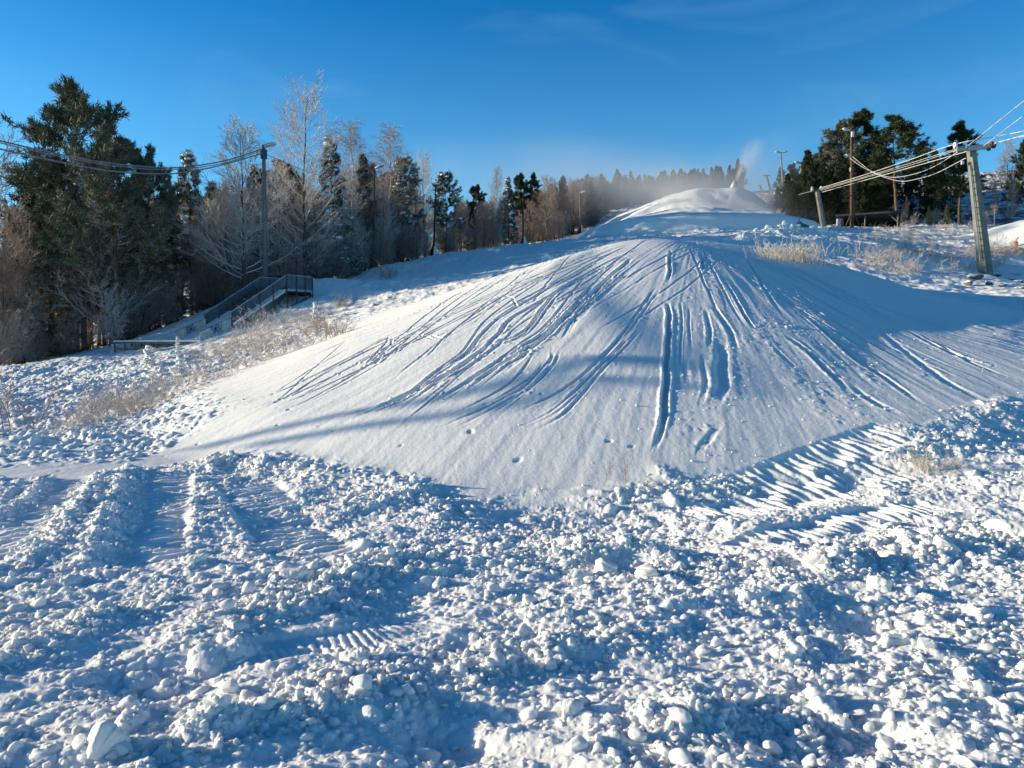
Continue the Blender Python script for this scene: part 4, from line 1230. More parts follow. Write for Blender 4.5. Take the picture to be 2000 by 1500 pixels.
FOREST = [
    ('pineA', 150, 168, 49, "tallest pine at the wood's outer end, its ragged crown high over the cables", 1.0, 0.2),
    ('pineB', 226, 255, 44, "broad rimed pine with a bare dark trunk beside the low rail platform", 1.05, 1.0),
    ('pineB', 282, 290, 50, "bushy pine crown just behind the broad rimed pine, touching the cables", 0.8, 2.6),
    ('pineC', 95, 300, 52, "dark pine whose crown fills the gap under the tallest pine", 1.2, 4.0),
    ('aspenC', -18, 275, 47, "bare dark limbed tree cut by the picture's edge", 1.0, 0.5),
    ('spruceT', 368, 292, 55, "snow dusted spruce with a spiky top between the big pines and the bare trees", 0.85, 0.4),
    ('aspenB', 470, 256, 50, "wide rimed bare tree next to the tall grey lamp post", 1.38, 0.0),
    ('aspenA', 592, 186, 56, "tallest bare tree of the wood, an upswept fan of rimed branches", 1.14, 1.2),
    ('pineD', 548, 318, 60, "dark pine hidden behind the tallest bare tree and the tall lamp post", 1.0, 0.6),
    ('spruceS', 645, 264, 58, "slim spruce with snow clumps close beside the tallest bare tree", 1.1, 0.9),
    ('birchA', 684, 243, 64, "taller drooping birch standing behind the slim snowy spruce", 1.20, 1.9),
    ('spruceA', 708, 300, 64, "dark spruce tucked between the two drooping birches", 0.9, 2.9),
    ('birchB', 754, 254, 68, "white stemmed drooping birch behind the dark lamp post", 1.32, 0.1),
    ('pineS', 786, 306, 70, "dark pine with snow on its lower boughs beyond the white stemmed birch", 0.95, 1.5),
    ('aspenB', 828, 308, 78, "pale feathery bare tree between two snowy conifers", 0.85, 2.2),
    ('pineS', 870, 334, 75, "snow laden pine with a lumpy white top and a bare dark trunk", 0.95, 3.0),
    ('spruceT', 806, 432, 70, "low snowy spruce at the wood's edge below the pale bare tree", 1.1, 3.0),
    ('spruceT', 700, 470, 59, "small snowy spruce at the wood's edge below the drooping birches", 1.0, 1.0),
    ('pineC', 931, 360, 88, "short dark pine between the snow laden pine and the slender birch", 1.1, 0.7),
    ('birchB', 970, 331, 92, "slender white birch against the sky over the brown thicket", 0.9, 1.1),
    ('spruceS', 994, 344, 90, "narrow spruce hung with snow in front of the brown thicket", 1.0, 2.1),
    ('pineC', 1018, 338, 100, "first of two dark pines rising over the brown thicket", 1.0, 0.3),
    ('pineD', 1042, 332, 100, "second of two dark pines rising over the brown thicket", 0.8, 0.8),
    ('aspenC', 1068, 350, 96, "brown bare tree with a rounded crown over the thicket", 1.2, 1.7),
    ('aspenC', 1092, 358, 100, "brown bare tree half hidden behind the rounded one", 1.1, 2.7),
    ('spruceB', 1100, 342, 115, "hazy spruce tip just beyond the brown bare trees", 0.9, 0.2),
    ('pineD', 1147, 337, 125, "broad hazy pine behind the lamp post with a boarded foot", 1.1, 0.9),
    ('spruceB', 1175, 338, 130, "hazy spruce beside the broad hazy pine", 0.9, 1.4),
    ('spruceB', 1206, 329, 138, "tall hazy spruce by the faint lamp post in the mist", 1.0, 1.9),
    ('spruceB', 1232, 333, 142, "hazy spruce with a sharp tip past the faint lamp post", 0.8, 2.4),
    ('spruceA', 1262, 350, 150, "misty spruce low on the skyline before the far heap", 1.2, 0.1),
    ('pineD', 1300, 334, 156, "misty round pine above the shoulder of the far heap", 1.1, 0.6),
    ('spruceB', 1334, 337, 160, "misty spruce above the crown of the far heap", 1.2, 1.6),
    ('spruceA', 1362, 340, 160, "misty spruce beside another above the far heap", 1.1, 2.2),
    ('spruceB', 1398, 324, 160, "dark twin tipped spruce behind the snow jet", 0.8, 2.8),
    ('spruceB', 1424, 322, 158, "dark spruce next to the snow jet", 0.8, 3.3),
    ('spruceB', 1441, 309, 158, "tallest dark spruce directly behind the snow jet", 0.75, 3.9),
    # the stand on the other side of the piste
    ('pineD', 1526, 322, 128, "misty pine at the edge of the dark stand by the drag lift", 0.9, 0.0),
    ('pineC', 1548, 318, 112, "pine with a rounded top behind the two armed lamp post", 1.1, 0.5),
    ('pineE', 1576, 289, 100, "dark flat topped pine at the outer edge of the dark stand", 0.9, 1.0),
    ('pineC', 1606, 283, 95, "dark pine with an open crown against the sky", 1.0, 1.5),
    ('pineA', 1640, 238, 92, "lower of the twin crowned pines behind the tall brown post", 1.02, 2.0),
    ('pineC', 1676, 212, 94, "highest pine of the dark stand, behind the tall brown post", 1.28, 2.5),
    ('spruceB', 1710, 255, 92, "narrow dark spruce between the highest pine and the red trunked pine", 1.0, 3.0),
    ('pineE', 1624, 330, 86, "dense dark pine low in the stand behind the leaning lift post", 1.1, 3.4),
    ('pineE', 1598, 345, 92, "dense low pine in the shade of the dark stand", 1.2, 3.9),
    ('pineE', 1700, 320, 84, "dense dark pine above the open shed", 1.0, 4.2),
    ('pineC', 1756, 221, 80, "tall pine with a red bare trunk beside the open shed", 1.54, 4.7),
    ('spruceB', 1800, 275, 92, "dark pointed spruce beyond the red trunked pine", 1.15, 5.1),
    ('spruceB', 1826, 290, 96, "smaller pointed spruce seen under the lift cables", 1.02, 5.5),
    ('pineD', 1880, 229, 80, "big cone shaped pine directly behind the concrete lift pylon", 1.22, 5.9),
    ('spruceB', 1860, 300, 86, "dark spruce tucked behind the cone shaped pine", 0.7, 0.9),
    ('birchB', 1972, 277, 95, "bare drooping tree on the brow beyond the lift pylon", 1.1, 1.2),
    ('pineE', 2012, 255, 84, "dark pine cut by the picture's edge beyond the lift pylon", 1.0, 2.2),
    ('birchB', 1772, 385, 80, "thin bare sapling behind the red trunked pine", 0.8, 2.5),
    ('spruceB', 1815, 398, 78, "young dark conifer with sparse boughs on the snowy bank", 0.8, 2.9),
    ('birchB', 1945, 355, 80, "thin bare stem between the lift pylon and the pale marked tree", 0.6, 3.1),
    ('aspenB', 1977, 340, 82, "thin tree with a pale yellow lower trunk on the snowy bank", 0.5, 3.6),
    ('spruceA', 1850, 395, 79, "straggly young conifer beside the cone shaped pine", 1.0, 4.4),
]
for key, px, top, Y, lab, wf, rz in FOREST:
    plant_px(key, px, top, Y, lab, wf, rz)

rgf = random.Random(21)


def wood_fill(keys, n, pxr, back, hr, label, group):
    """more of the same wood between and behind the trees listed above"""
    done = 0; tries = 0
    while done < n and tries < n * 40:
        tries += 1
        px = rgf.uniform(*pxr)
        a = (px - 1000) / FPX
        # distance at which this column enters the wood
        Y0 = next((Y for Y in np.arange(30, 175, 0.5) if forest_side(np.array([a * Y]), np.array([Y]))[0] > 0), None)
        if Y0 is None: continue
        Y = Y0 + rgf.uniform(*back)
        x = a * Y
        key = rgf.choice(keys)
        h = rgf.uniform(*hr)
        z = float(land(np.array([x]), np.array([Y]))[0])
        # stay under the skyline of the listed trees
        lim = np.interp(px, [-520, -150, 20, 100, 330, 400, 560, 720, 860, 930, 1100, 1240, 1420], [470, 440, 430, 330, 385, 350, 320, 325, 385, 395, 358, 338, 326])
        top = 671 - (z + h - CAM_Z) / Y * FPX
        if top < lim:
            h = max(2.5, (671 - lim) / FPX * Y + CAM_Z - z) * rgf.uniform(0.70, 1.0)
        plant(key, x, Y, h, rgf.uniform(0, 6.28), label, group, rgf.uniform(0.8, 1.25), z)
        done += 1


wood_fill(['aspenB', 'aspenA', 'birchB', 'birchA', 'aspenB'], 54, (120, 900), (1, 16), (7, 12), "bare rimed tree crowded deep in the wood", "bare trees filling the wood")
wood_fill(['aspenC', 'birchB', 'aspenC'], 14, (-200, 120), (3, 14), (7, 11), "bare rimed tree crowded deep in the wood", "bare trees filling the wood")
wood_fill(['pineC', 'pineB', 'spruceA', 'spruceB', 'pineD'], 44, (30, 900), (4, 26), (8, 14), "dark conifer standing back in the crowded wood", "conifers filling the wood")
wood_fill(['aspenC', 'birchB', 'aspenC'], 44, (880, 1180), (0, 12), (7, 12), "brown bare tree in the thicket along the piste", "bare trees of the brown thicket")
wood_fill(['spruceB', 'pineD', 'spruceA'], 80, (880, 1450), (4, 30), (9, 16), "hazy conifer in the misty row along the piste", "conifers of the misty row")
wood_fill(['spruceB', 'spruceA', 'spruceB', 'pineD'], 70, (1120, 1455), (0, 14), (11, 17), "hazy conifer in the misty row along the piste", "conifers of the misty row")
wood_fill(['scrubA', 'scrubA', 'scrubA', 'scrubB'], 90, (-120, 1180), (-1.0, 8), (2.2, 4.6), "leafless multi stemmed sapling under the wood's edge", "saplings along the wood's edge")
for k in range(60):     # the dark stand by the lift
    px = rgf.uniform(1514, 1735); Y = rgf.uniform(82, 118)
    plant_px(rgf.choice(['pineE', 'spruceB', 'spruceB', 'pineE']), px, np.interp(px, [1514, 1540, 1580, 1640, 1720], [358, 330, 302, 282, 292]) + rgf.uniform(0, 50), Y, "dark conifer packed in the stand behind the lift posts", rgf.uniform(0.8, 1.2), rgf.uniform(0, 6.28), "conifers packed in the dark stand")
for k in range(12):
    px = rgf.uniform(1735, 1860); Y = rgf.uniform(96, 128)
    plant_px(rgf.choice(['pineE', 'spruceB', 'pineD']), px, rgf.uniform(300, 345), Y, "dark conifer on the bank behind the pointed spruces", rgf.uniform(0.7, 1.0), rgf.uniform(0, 6.28), "conifers on the bank")
for k in range(34):
    px = rgf.uniform(1500, 1650) if k < 8 else rgf.uniform(1740, 2020); Y = rgf.uniform(80, 105)
    plant_px(rgf.choice(['scrubA', 'scrubB']), px, hit(px, 445)[2] * 0 + (445 - rgf.uniform(8, 40)), Y, "low leafless scrub on the bank by the dark stand" if k < 8 else "low leafless scrub on the snowy heath bank", rgf.uniform(0.8, 1.3), rgf.uniform(0, 6.28), "scrub by the dark stand" if k < 8 else "scrub on the heath bank")

# ------------------------------------------------------------------ shrubs and grasses
SHRUBS = [shrub(1.0, 500 + i, M_TWIG_SH, 13, 0.5 + 0.22 * i) for i in range(4)]
TUFTS = [grass_tuft(0.6, 520 + i, M_STRAW, 60, 0.45) for i in range(3)]


def put(meshes, name, cat, px, py, h, label, group, rg=rgf):
    p = hit(px, py)
    o = link(name, rg.choice(meshes), None, (p[0], p[1], float(height(p[0], p[1])[0]) - 0.03))
    o.rotation_euler = (0, 0, rg.uniform(0, 6.28)); s = h
    o.scale = (s * rg.uniform(0.9, 1.3), s * rg.uniform(0.9, 1.3), s)
    tag(o, label, cat, group)
    return o


for px, py, h in [(395, 705, 1.2), (420, 700, 1.5), (450, 715, 1.5), (470, 690, 1.6), (490, 712, 1.4), (505, 680, 1.6), (525, 700, 1.4), (545, 672, 1.6), (560, 690, 1.3), (575, 660, 1.4), (590, 678, 1.2), (440, 680, 1.6), (480, 668, 1.6), (515, 655, 1.7), (540, 648, 1.6), (565, 640, 1.5), (610, 650, 1.0), (630, 640, 0.8), (600, 630, 1.2), (400, 740, 1.1), (430, 738, 1.1), (460, 725, 1.2), (640, 655, 0.6)]:
    put(SHRUBS, 'frosted_shrub', 'shrub', px, py, h * (0.58 if px > 480 else 0.42), "frosted arching shrub in the dense band below the ramp", "frosted shrubs below the ramp")
for px, py, h in [(190, 818, 0.95), (215, 825, 1.0), (240, 815, 0.95), (262, 806, 1.0), (285, 800, 0.9), (165, 830, 0.7), (150, 838, 0.5), (225, 800, 1.05), (200, 795, 0.9), (250, 790, 0.9), (310, 780, 0.75), (335, 775, 0.8), (365, 765, 0.8), (350, 750, 0.8), (310, 755, 0.6), (120, 845, 0.4), (380, 752, 0.7), (270, 770, 0.6)]:
    put(SHRUBS, 'frosted_shrub', 'shrub', px, py, h * 0.62, "frosted low shrub in the patch between heap and snow bank", "frosted shrubs in the lower patch")
for px, py, h in [(1520, 505, 1.2), (1535, 508, 1.3), (1550, 510, 1.3), (1565, 512, 1.2), (1578, 513, 1.0), (1510, 500, 0.9), (1545, 500, 1.3), (1560, 500, 1.2)]:
    put(TUFTS, 'grass_tuft', 'grass tuft', px, py, h * 0.75, "pale straw tuft in the clump just behind the shaded heap flank", "straw tufts behind the heap")
for k in range(62):
    px = rgf.uniform(1690, 1900) if k < 44 else rgf.uniform(1900, 2010); py = rgf.uniform(448, 538)
    if k >= 44 and py < 495: py = 500
    put(SHRUBS + TUFTS, 'weed_plant', 'weed', px, py, rgf.uniform(0.5, 1.05), "frosted weed clump on the thin snow around the concrete pylon", "frosted weeds around the pylon")
for px, py, h, lab in [(32, 838, 1.35, "thin dark twigged sapling alone at the shrub patch's outer end"), (1212, 945, 0.38, "two thin bare twigs poking out of the heap's foot"), (1820, 918, 0.30, "dry brown weed tuft on the tread marked snow"), (760, 548, 0.9, "small weed on the shaded snow field"), (668, 600, 0.6, "little dead weed on the field above the shrubs"), (640, 662, 0.8, "lone snowy weed at the shrub band's upper end")]:
    sm = shrub(1.0, 560 + px, M_TWIG_B if px != 1820 else M_STRAW, 3 if px == 1212 else 7 if px == 32 else 22, 0.3)
    put([sm], 'twig_plant' if px in (32, 1212) else 'weed_plant', 'weed', px, py, h, lab, None)
SMALL_S = spruce(1.6, 71, M_NEEDLE_S, 0.36, 0.05, 0.7, 44, pad=0.062)
SMALL_T = spruce(1.2, 72, M_NEEDLE_S, 0.45, 0.05, 0.7, 36, pad=0.085)
for key, parts in (('tinyA', SMALL_S), ('tinyB', SMALL_T)):
    kind(key, 'young_spruce', 'young spruce', parts, 1.6 if key == 'tinyA' else 1.2)
for px, py, top, key, wf, lab in [(353, 742, 692, 'tinyB', 1.3, "young spruce bowed under round snow lumps in front of the rail platform"), (292, 716, 672, 'tinyB', 1.2, "young spruce half buried in snow near the rail platform's end"), (347, 695, 655, 'tinyA', 0.8, "slim snow capped young spruce beside the ramp's lower boards"), (615, 628, 588, 'tinyA', 0.9, "lone snow covered young spruce uphill of the ramp platform"), (172, 778, 760, 'tinyB', 1.2, "snowed over sapling in the patch of low shrubs")]:
    p = hit(px, py)
    plant(key, p[0], p[1], (py - top) / FPX * p[1], px, lab, None, wf, p[2] + 0.1)

# ------------------------------------------------------------------ posts, lamps and lift towers
def ground_at(x, y):
    return float(land(np.array([float(x)]), np.array([float(y)]))[0])


def lamp_head(name, at, out, size, parent, m=M_LAMP):
    """flat road lamp: tapering hood with a lens under it"""
    v, f = ico(3)
    a = math.atan2(out[1], out[0])
    p = v * np.array((0.55, 0.30, 0.24)) * size
    p[:, 2] = np.where(p[:, 2] < 0, p[:, 2] * 0.35, p[:, 2])
    p[:, 1] *= 0.75 + 0.5 * np.clip(p[:, 0] / size + 0.5, 0, 1)
    me = np_mesh(name, p, [f], [m])
    o = link(name, me, parent, at); o.rotation_euler = (0, R(-12), a)
    q = v * np.array((0.30, 0.17, 0.05)) * size + np.array((0.10, 0, -0.055)) * size
    link("lens", np_mesh("lens", q, [f], [M_GLASS]), o)
    return o


def lamp_post(px0, px1, py1, Y, label, m, rad, heads, arm=0.7, clamp=None, guard=False, scale=1.0):
    top = PT(px1, py1, Y); bx = (px0 - 1000) / FPX * Y
    bz = ground_at(bx, Y)
    t = thing('lamp_post', label, 'lamp post', (bx, Y, bz))
    e = top - np.array((bx, Y, bz))
    mb = MB(); mb.tube([(0, 0, -0.5), e * 0.5, e], [rad * 1.2, rad, rad * 0.72], 10)
    mb.build('pole', m, t, smooth=True)
    for dz, sx, ln, sz in heads:
        a = e * (1 - dz / np.linalg.norm(e))
        b = a + np.array((sx * ln, -0.15, 0.12))
        ab = MB(); ab.tube([a, (a + b) / 2 + (0, 0, 0.06), b], 0.03, 6); ab.build('arm', M_STEEL, t, smooth=True)
        lamp_head('lamp_head', b + np.array((sx * sz * 0.42, 0, 0.02)), (sx, -0.15), sz, t)
    for dz, w in (clamp or []):
        a = e * (1 - dz / np.linalg.norm(e))
        cb = MB(); cb.tube([a - (0, 0, w * 0.5), a + (0, 0, w * 0.5)], rad * 1.5, 8); cb.build('clamp', M_DSTEEL, t)
    if guard:
        s = scale
        g = MB(); g.add([(-0.55 * s, 0.1, -0.2), (0.05 * s, -0.35 * s, -0.2), (0.05 * s, 0.45 * s, -0.2), (0, 0, 1.35 * s), (0.03, 0.06, 1.35 * s)], t=[(0, 1, 3), (2, 0, 4), (1, 2, 4), (1, 4, 3), (0, 2, 1), (0, 3, 4)])
        g.build('guard_boards', M_POLE_D, t)
        g = MB(); g.add([(0.06 * s, -0.37 * s, -0.2), (0.60 * s, 0.0, -0.2), (0.06 * s, 0.45 * s, -0.2), (0.02, 0, 1.38 * s), (0.05, 0.03, 1.38 * s)], t=[(0, 1, 3), (1, 2, 4), (1, 4, 3), (2, 0, 4), (0, 3, 4), (0, 2, 1)])
        g.build('guard_sheet', M_WHITE, t)
    return t


lamp_post(521, 515, 283, 48, "tall grey lamp post nearest the ramp, holding the sagging cables", M_POLE_G, 0.135, [(0.22, 1, 0.12, 0.75)], clamp=[(0.45, 0.30), (0.72, 0.22)])
lamp_post(731, 731, 329, 63, "dark lamp post standing in front of the white stemmed birch", M_POLE_D, 0.10, [(0.06, 1, 0.18, 0.7)], clamp=[(0.3, 0.2)])
lamp_post(848, 851, 368, 72, "dark lamp post with a pyramid guard below the snow laden pine", M_POLE_D, 0.09, [(0.08, 1, 0.15, 0.7)], guard=True)
lamp_post(1022, 1021, 382, 90, "dark lamp post with a pyramid guard in front of the two dark pines", M_POLE_D, 0.10, [(0.05, 1, 0.15, 0.75)], guard=True, scale=1.1)
lamp_post(1133, 1133, 377, 112, "pale lamp post with a pyramid guard at the bend of the wood in thin mist", M_POLE_G, 0.12, [(0.05, 1, 0.15, 0.9)], guard=True, scale=1.2)
lamp_post(1213, 1213, 346, 138, "faint lamp post nearly lost in the mist", M_POLE_G, 0.14, [(0.05, 1, 0.15, 1.0)])
lp = lamp_post(1658, 1663, 250, 74, "tall red brown post with two lamps standing at the open shed", M_POLE_R, 0.15, [(0.35, -1, 0.25, 0.75), (2.75, -1, 0.15, 0.55)], clamp=[(3.9, 0.35)])
_e = PT(1663, 250, 74) - np.array(lp.location)
b = MB(); b.box(_e * 0.935 + (0.05, -0.16, 0), (0.22, 0.14, 0.5)); b.build('junction_box', M_WHITE, lp)
b = MB()
for sx, sy in ((-0.85, -0.2), (0.85, -0.2)):
    b.bar((sx, sy, -0.3), (0.0, 0.0, 1.6), 0.08)
b.bar((-0.45, -0.12, 3.0), (0.2, -0.12, 3.05), 0.06)
b.build('strut_frame', M_POLE_D, lp)
lamp_post(1563, 1565, 320, 92, "weathered post with a double lamp head before the dark stand", M_POLE_G, 0.16, [(0.06, -1, 0.18, 0.75), (0.06, 1, 0.18, 0.75), (1.55, -1, 0.12, 0.5)])
lamp_post(1526, 1525, 299, 122, "hazy post with a double lamp at the tip of the dark stand", M_POLE_G, 0.15, [(0.06, -1, 0.15, 0.9), (0.06, 1, 0.15, 0.9)])


def tee_tower(px0, px1, py1, Y, arm, label, m, rad, tilt=0.0, wheels=True):
    top = PT(px1, py1, Y); bx = (px0 - 1000) / FPX * Y; bz = ground_at(bx, Y)
    t = thing('lift_tower', label, 'lift tower', (bx, Y, bz))
    e = top - np.array((bx, Y, bz))
    mb = MB(); mb.tube([(0, 0, -0.5), e], [rad * 1.3, rad], 8); mb.build('mast', m, t)
    mb = MB(); mb.bar(e + (-arm * 0.55, 0, -tilt), e + (arm * 0.45, 0, tilt), 0.16, 0.12); mb.build('crossarm', M_DSTEEL, t)
    if wheels:
        for s in (-0.53, 0.43):
            w = MB(); c = e + np.array((s * arm, 0, 0.1 + s * tilt)); w.tube([c - (0.06, 0, 0), c + (0.06, 0, 0)], 0.2, 10); w.build('sheave', M_STEEL, t)
    return t


tee_tower(1607, 1596, 371, 62, 0.75, "leaning grey lift tower behind the bank of broken snow", M_POLE_G, 0.19, 0.05)
tee_tower(1529, 1521, 379, 95, 0.9, "short leaning lift tower below the misty pine", M_POLE_D, 0.16)
tee_tower(1502, 1497, 343, 150, 1.3, "distant tee shaped lift tower on the skyline", M_POLE_D, 0.18)
tee_tower(1485, 1484, 362, 190, 1.1, "smallest tee shaped lift tower, low on the skyline", M_POLE_D, 0.16, wheels=False)


def main_pylon():
    Y = 40.0
    base = PT(1926, 540, Y); bz = ground_at(base[0], Y); base[2] = min(base[2], bz)
    top = PT(1892, 292, Y) + np.array((0, -0.2, 0))
    t = thing('lift_pylon', "big leaning concrete lift pylon with a ladder and cable arms", 'lift pylon', base)
    e = top - base
    ca, sa = math.cos(R(28)), math.sin(R(28))

    def corner(c, w, d):
        return [c + np.array((sx * w * ca - sy * d * sa, sx * w * sa + sy * d * ca, 0)) for sx in (-1, 1) for sy in (-1, 1)]
    lo = corner(-e * 0.08, 0.33, 0.24); hi = corner(e, 0.20, 0.15)
    mb = MB(); mb.hexa([lo[0], hi[0], lo[1], hi[1], lo[2], hi[2], lo[3], hi[3]])
    sh = mb.build('shaft', M_CONC, t)
    bv = sh.modifiers.new("edge", 'BEVEL'); bv.width = 0.03; bv.segments = 2
    # ladder on the uphill side
    lad = MB()
    n1 = np.array((-0.30, -0.25, 0))
    for f0, f1 in ((0.12, 0.86),):
        a0 = e * f0 + n1 * 1.35 ; a1 = e * f1 + n1 * 1.0
        for off in (-0.13, 0.13):
            o = np.array((off * 0.6, off * 0.8, 0)); lad.bar(a0 + o, a1 + o, 0.035)
        for k in range(15):
            p = a0 + (a1 - a0) * (k + 0.5) / 15
            lad.bar(p - np.array((0.11, 0.13, 0)), p + np.array((0.11, 0.13, 0)), 0.035)
            if k % 4 == 0:
                lad.bar(p, p - n1 * 0.8, 0.03)
    lad.build('ladder', M_STEEL, t)
    # head: two channel arms with a short cross beam, wheels at both ends
    def rel(px, py, dy=0.0):
        return PT(px, py, Y + dy) - base
    arms = MB()
    arms.bar(rel(1868, 293, -0.5), rel(1934, 288, -0.5), 0.09, 0.16)
    arms.bar(rel(1868, 290, 0.3), rel(1940, 284, 0.3), 0.09, 0.16)
    arms.bar(rel(1893, 293, -0.6), rel(1893, 289, 0.4), 0.10, 0.12)
    arms.bar(rel(1932, 287, -0.6), rel(1932, 285, 0.4), 0.10, 0.12)
    arms.build('crossarm', M_STEEL, t)
    for px, py, dy, m, r in ((1866, 283, -0.4, M_WHITE, 0.13), (1869, 290, 0.0, M_STEEL, 0.14), (1865, 293, 0.3, M_STEEL, 0.12), (1936, 282, -0.3, M_POLE_R, 0.15), (1941, 284, 0.1, M_POLE_R, 0.15), (1931, 290, -0.5, M_POLE_R, 0.12)):
        c = rel(px, py, dy); w = MB(); w.tube([c - (0.05, 0, 0), c + (0.05, 0, 0)], r, 14)
        s = w.build('sheave', m, t)
        h = MB(); h.tube([c - (0.08, 0, 0), c + (0.08, 0, 0)], r * 0.35, 8); h.build('hub', M_DSTEEL, s)
    bx = MB(); bx.box(rel(1897, 300, -0.35), (0.16, 0.1, 0.3)); bx.build('number_plate_box', M_WALLP, t)
    lb = MB(); lb.box(rel(1880, 318, -0.2), (0.12, 0.12, 0.16)); lb.build('insulator', M_LAMP, t)
    for k, (px, py, s) in enumerate([(1905, 545, 0.30), (1948, 540, 0.24), (1968, 548, 0.28), (1930, 556, 0.22), (1985, 552, 0.20), (1955, 560, 0.26), (1890, 555, 0.22), (1995, 565, 0.2)]):
        p = hit(px, py); o = link('stone', STONES[k % 3], None, (p[0], p[1], ground_at(p[0], p[1]) + s * 0.18))
        o.scale = (s * 1.3, s, s * 0.75); o.rotation_euler = (0, 0, k * 1.3)
        tag(o, "snow capped rubble stone heaped round the foot of the concrete pylon", 'stone', 'rubble round the pylon foot')


M_STONE = mat("heath_stone", (0.20, 0.165, 0.13), 0.9, noise=0.5, nscale=3, bump=0.5, snow=0.9, snow_lo=0.45, snow_hi=0.6)
STONES = [clod_mesh("stone", 4, 700 + i, M_STONE, 9) for i in range(3)]
main_pylon()


def cable(pts, rad, m, label, group=None, name='cable', cat='cable', n=6):
    c = resample(np.array(pts), n)
    mb = MB(); mb.tube(c, rad, 6)
    o = mb.build(name, m, None, smooth=True)
    return tag(o, label, cat, group)


def cpx(lst, Y0, Y1):
    n = len(lst)
    x0, x1 = lst[0][0], lst[-1][0]
    return [PT(px, py, Y0 + (Y1 - Y0) * (px - x0) / (x1 - x0)) for px, py in lst]


cable(cpx([(1597, 369), (1690, 341), (1780, 311), (1868, 281)], 62, 39.6) + cpx([(2000, 256), (2400, 165)], 38, 27), 0.022, M_CABLE, "upper haul rope from the leaning tower over the pylon's white wheel")
cable(cpx([(1598, 371), (1690, 345), (1780, 318), (1868, 291)], 62, 40.0), 0.014, M_CABLE, "thin cable just under the upper haul rope, ending at the pylon arm")
cable(cpx([(1600, 373), (1690, 347), (1780, 322), (1866, 294), ], 62, 40.3), 0.013, M_CABLE, "third thin cable running between the leaning tower and the pylon arm")
cable(cpx([(1603, 376), (1700, 349), (1800, 321), (1884, 297), (1938, 282)], 62, 40.1) + cpx([(2000, 264), (2400, 160)], 38, 27), 0.022, M_CABLE, "lower haul rope passing over the pylon's red brown wheels")
cable(cpx([(1936, 280), (2000, 266), (2400, 182)], 40.1, 27), 0.015, M_CABLE, "slack cable leaving the pylon arm beside the lower haul rope")
cable(cpx([(1560, 380), (1580, 375), (1600, 371)], 74, 62), 0.025, M_CABLE_D, "haul rope running uphill behind the leaning tower")
cable(cpx([(1884, 290), (2000, 197), (2300, -35)], 39.8, 30), 0.016, M_CABLE, "steep stay wire rising from the middle of the pylon arm")
cable(cpx([(1921, 285), (2000, 225), (2300, 0)], 39.8, 30), 0.016, M_CABLE, "steep stay wire rising from the outer end of the pylon arm")
cable(cpx([(1660, 309), (1678, 322), (1696, 332), (1728, 344), (1752, 346), (1789, 339), (1827, 324), (1870, 297)], 73.8, 40), 0.019, M_CABLE, "sagging power line ending high on the pylon arm")
cable(cpx([(1664, 305), (1686, 323), (1705, 337), (1730, 347), (1761, 354), (1789, 350), (1827, 339), (1886, 309)], 73.8, 40), 0.020, M_CABLE, "lowest sagging power line ending on the pylon shaft")
# cables from the tall grey lamp post out over the low side of the piste and on past the heap
def shadow_span(pix, z0, z1):
    """the next span of the cable: stands where the sun throws its shadow along these photo pixels"""
    out = []
    for k, (px, py) in enumerate(pix):
        p = hit(px, py); zt = z0 + (z1 - z0) * k / (len(pix) - 1)
        out.append(p + np.array(SUN) * ((zt - p[2]) / SUN.z))
    return out


S1 = [(1310, 672), (1200, 691), (1046, 740), (900, 778), (633, 820), (500, 847), (380, 876)]
S2 = [(1310, 698), (1200, 737), (1025, 782), (920, 807), (797, 826), (640, 845), (500, 870)]
W = [([(512, 291), (450, 311), (400, 321), (350, 327), (300, 327), (200, 317), (100, 298), (0, 275), (-120, 245)], 0.040, S1, "upper dark cable sagging from the tall grey lamp post across the pines"),
     ([(512, 294), (450, 315), (400, 325), (350, 330), (300, 331), (200, 321), (100, 302), (0, 279), (-120, 249)], 0.026, None, "thin cable close under the upper dark cable across the pines"),
     ([(513, 299), (430, 323), (350, 338), (280, 339), (200, 332), (100, 313), (0, 291), (-120, 262)], 0.040, S2, "lower dark cable sagging deepest across the pines")]
for lst, r, sp, lab in W:
    p = cpx(lst, 47.8, 31)
    if sp:
        q = shadow_span(sp, 6.4, 5.6)
        q = [q[0]] + [0.25 * a + 0.5 * b + 0.25 * c for a, b, c in zip(q, q[1:], q[2:])] + [q[-1]]
        p = p + q
    cable(p, r if not sp else np.interp(np.arange((len(p) - 1) * 6 + 1), [0, 50, 62, 999], [r, r, 0.085, 0.085]), M_CABLE_D, lab)  # unseen outer span is made thicker than the visible cable, to darken its shadow
cable(cpx([(516, 300), (600, 335), (650, 347), (690, 345), (731, 333)], 48, 63), 0.02, M_CABLE_D, "thin pale wire between the tall grey lamp post and the next dark one")

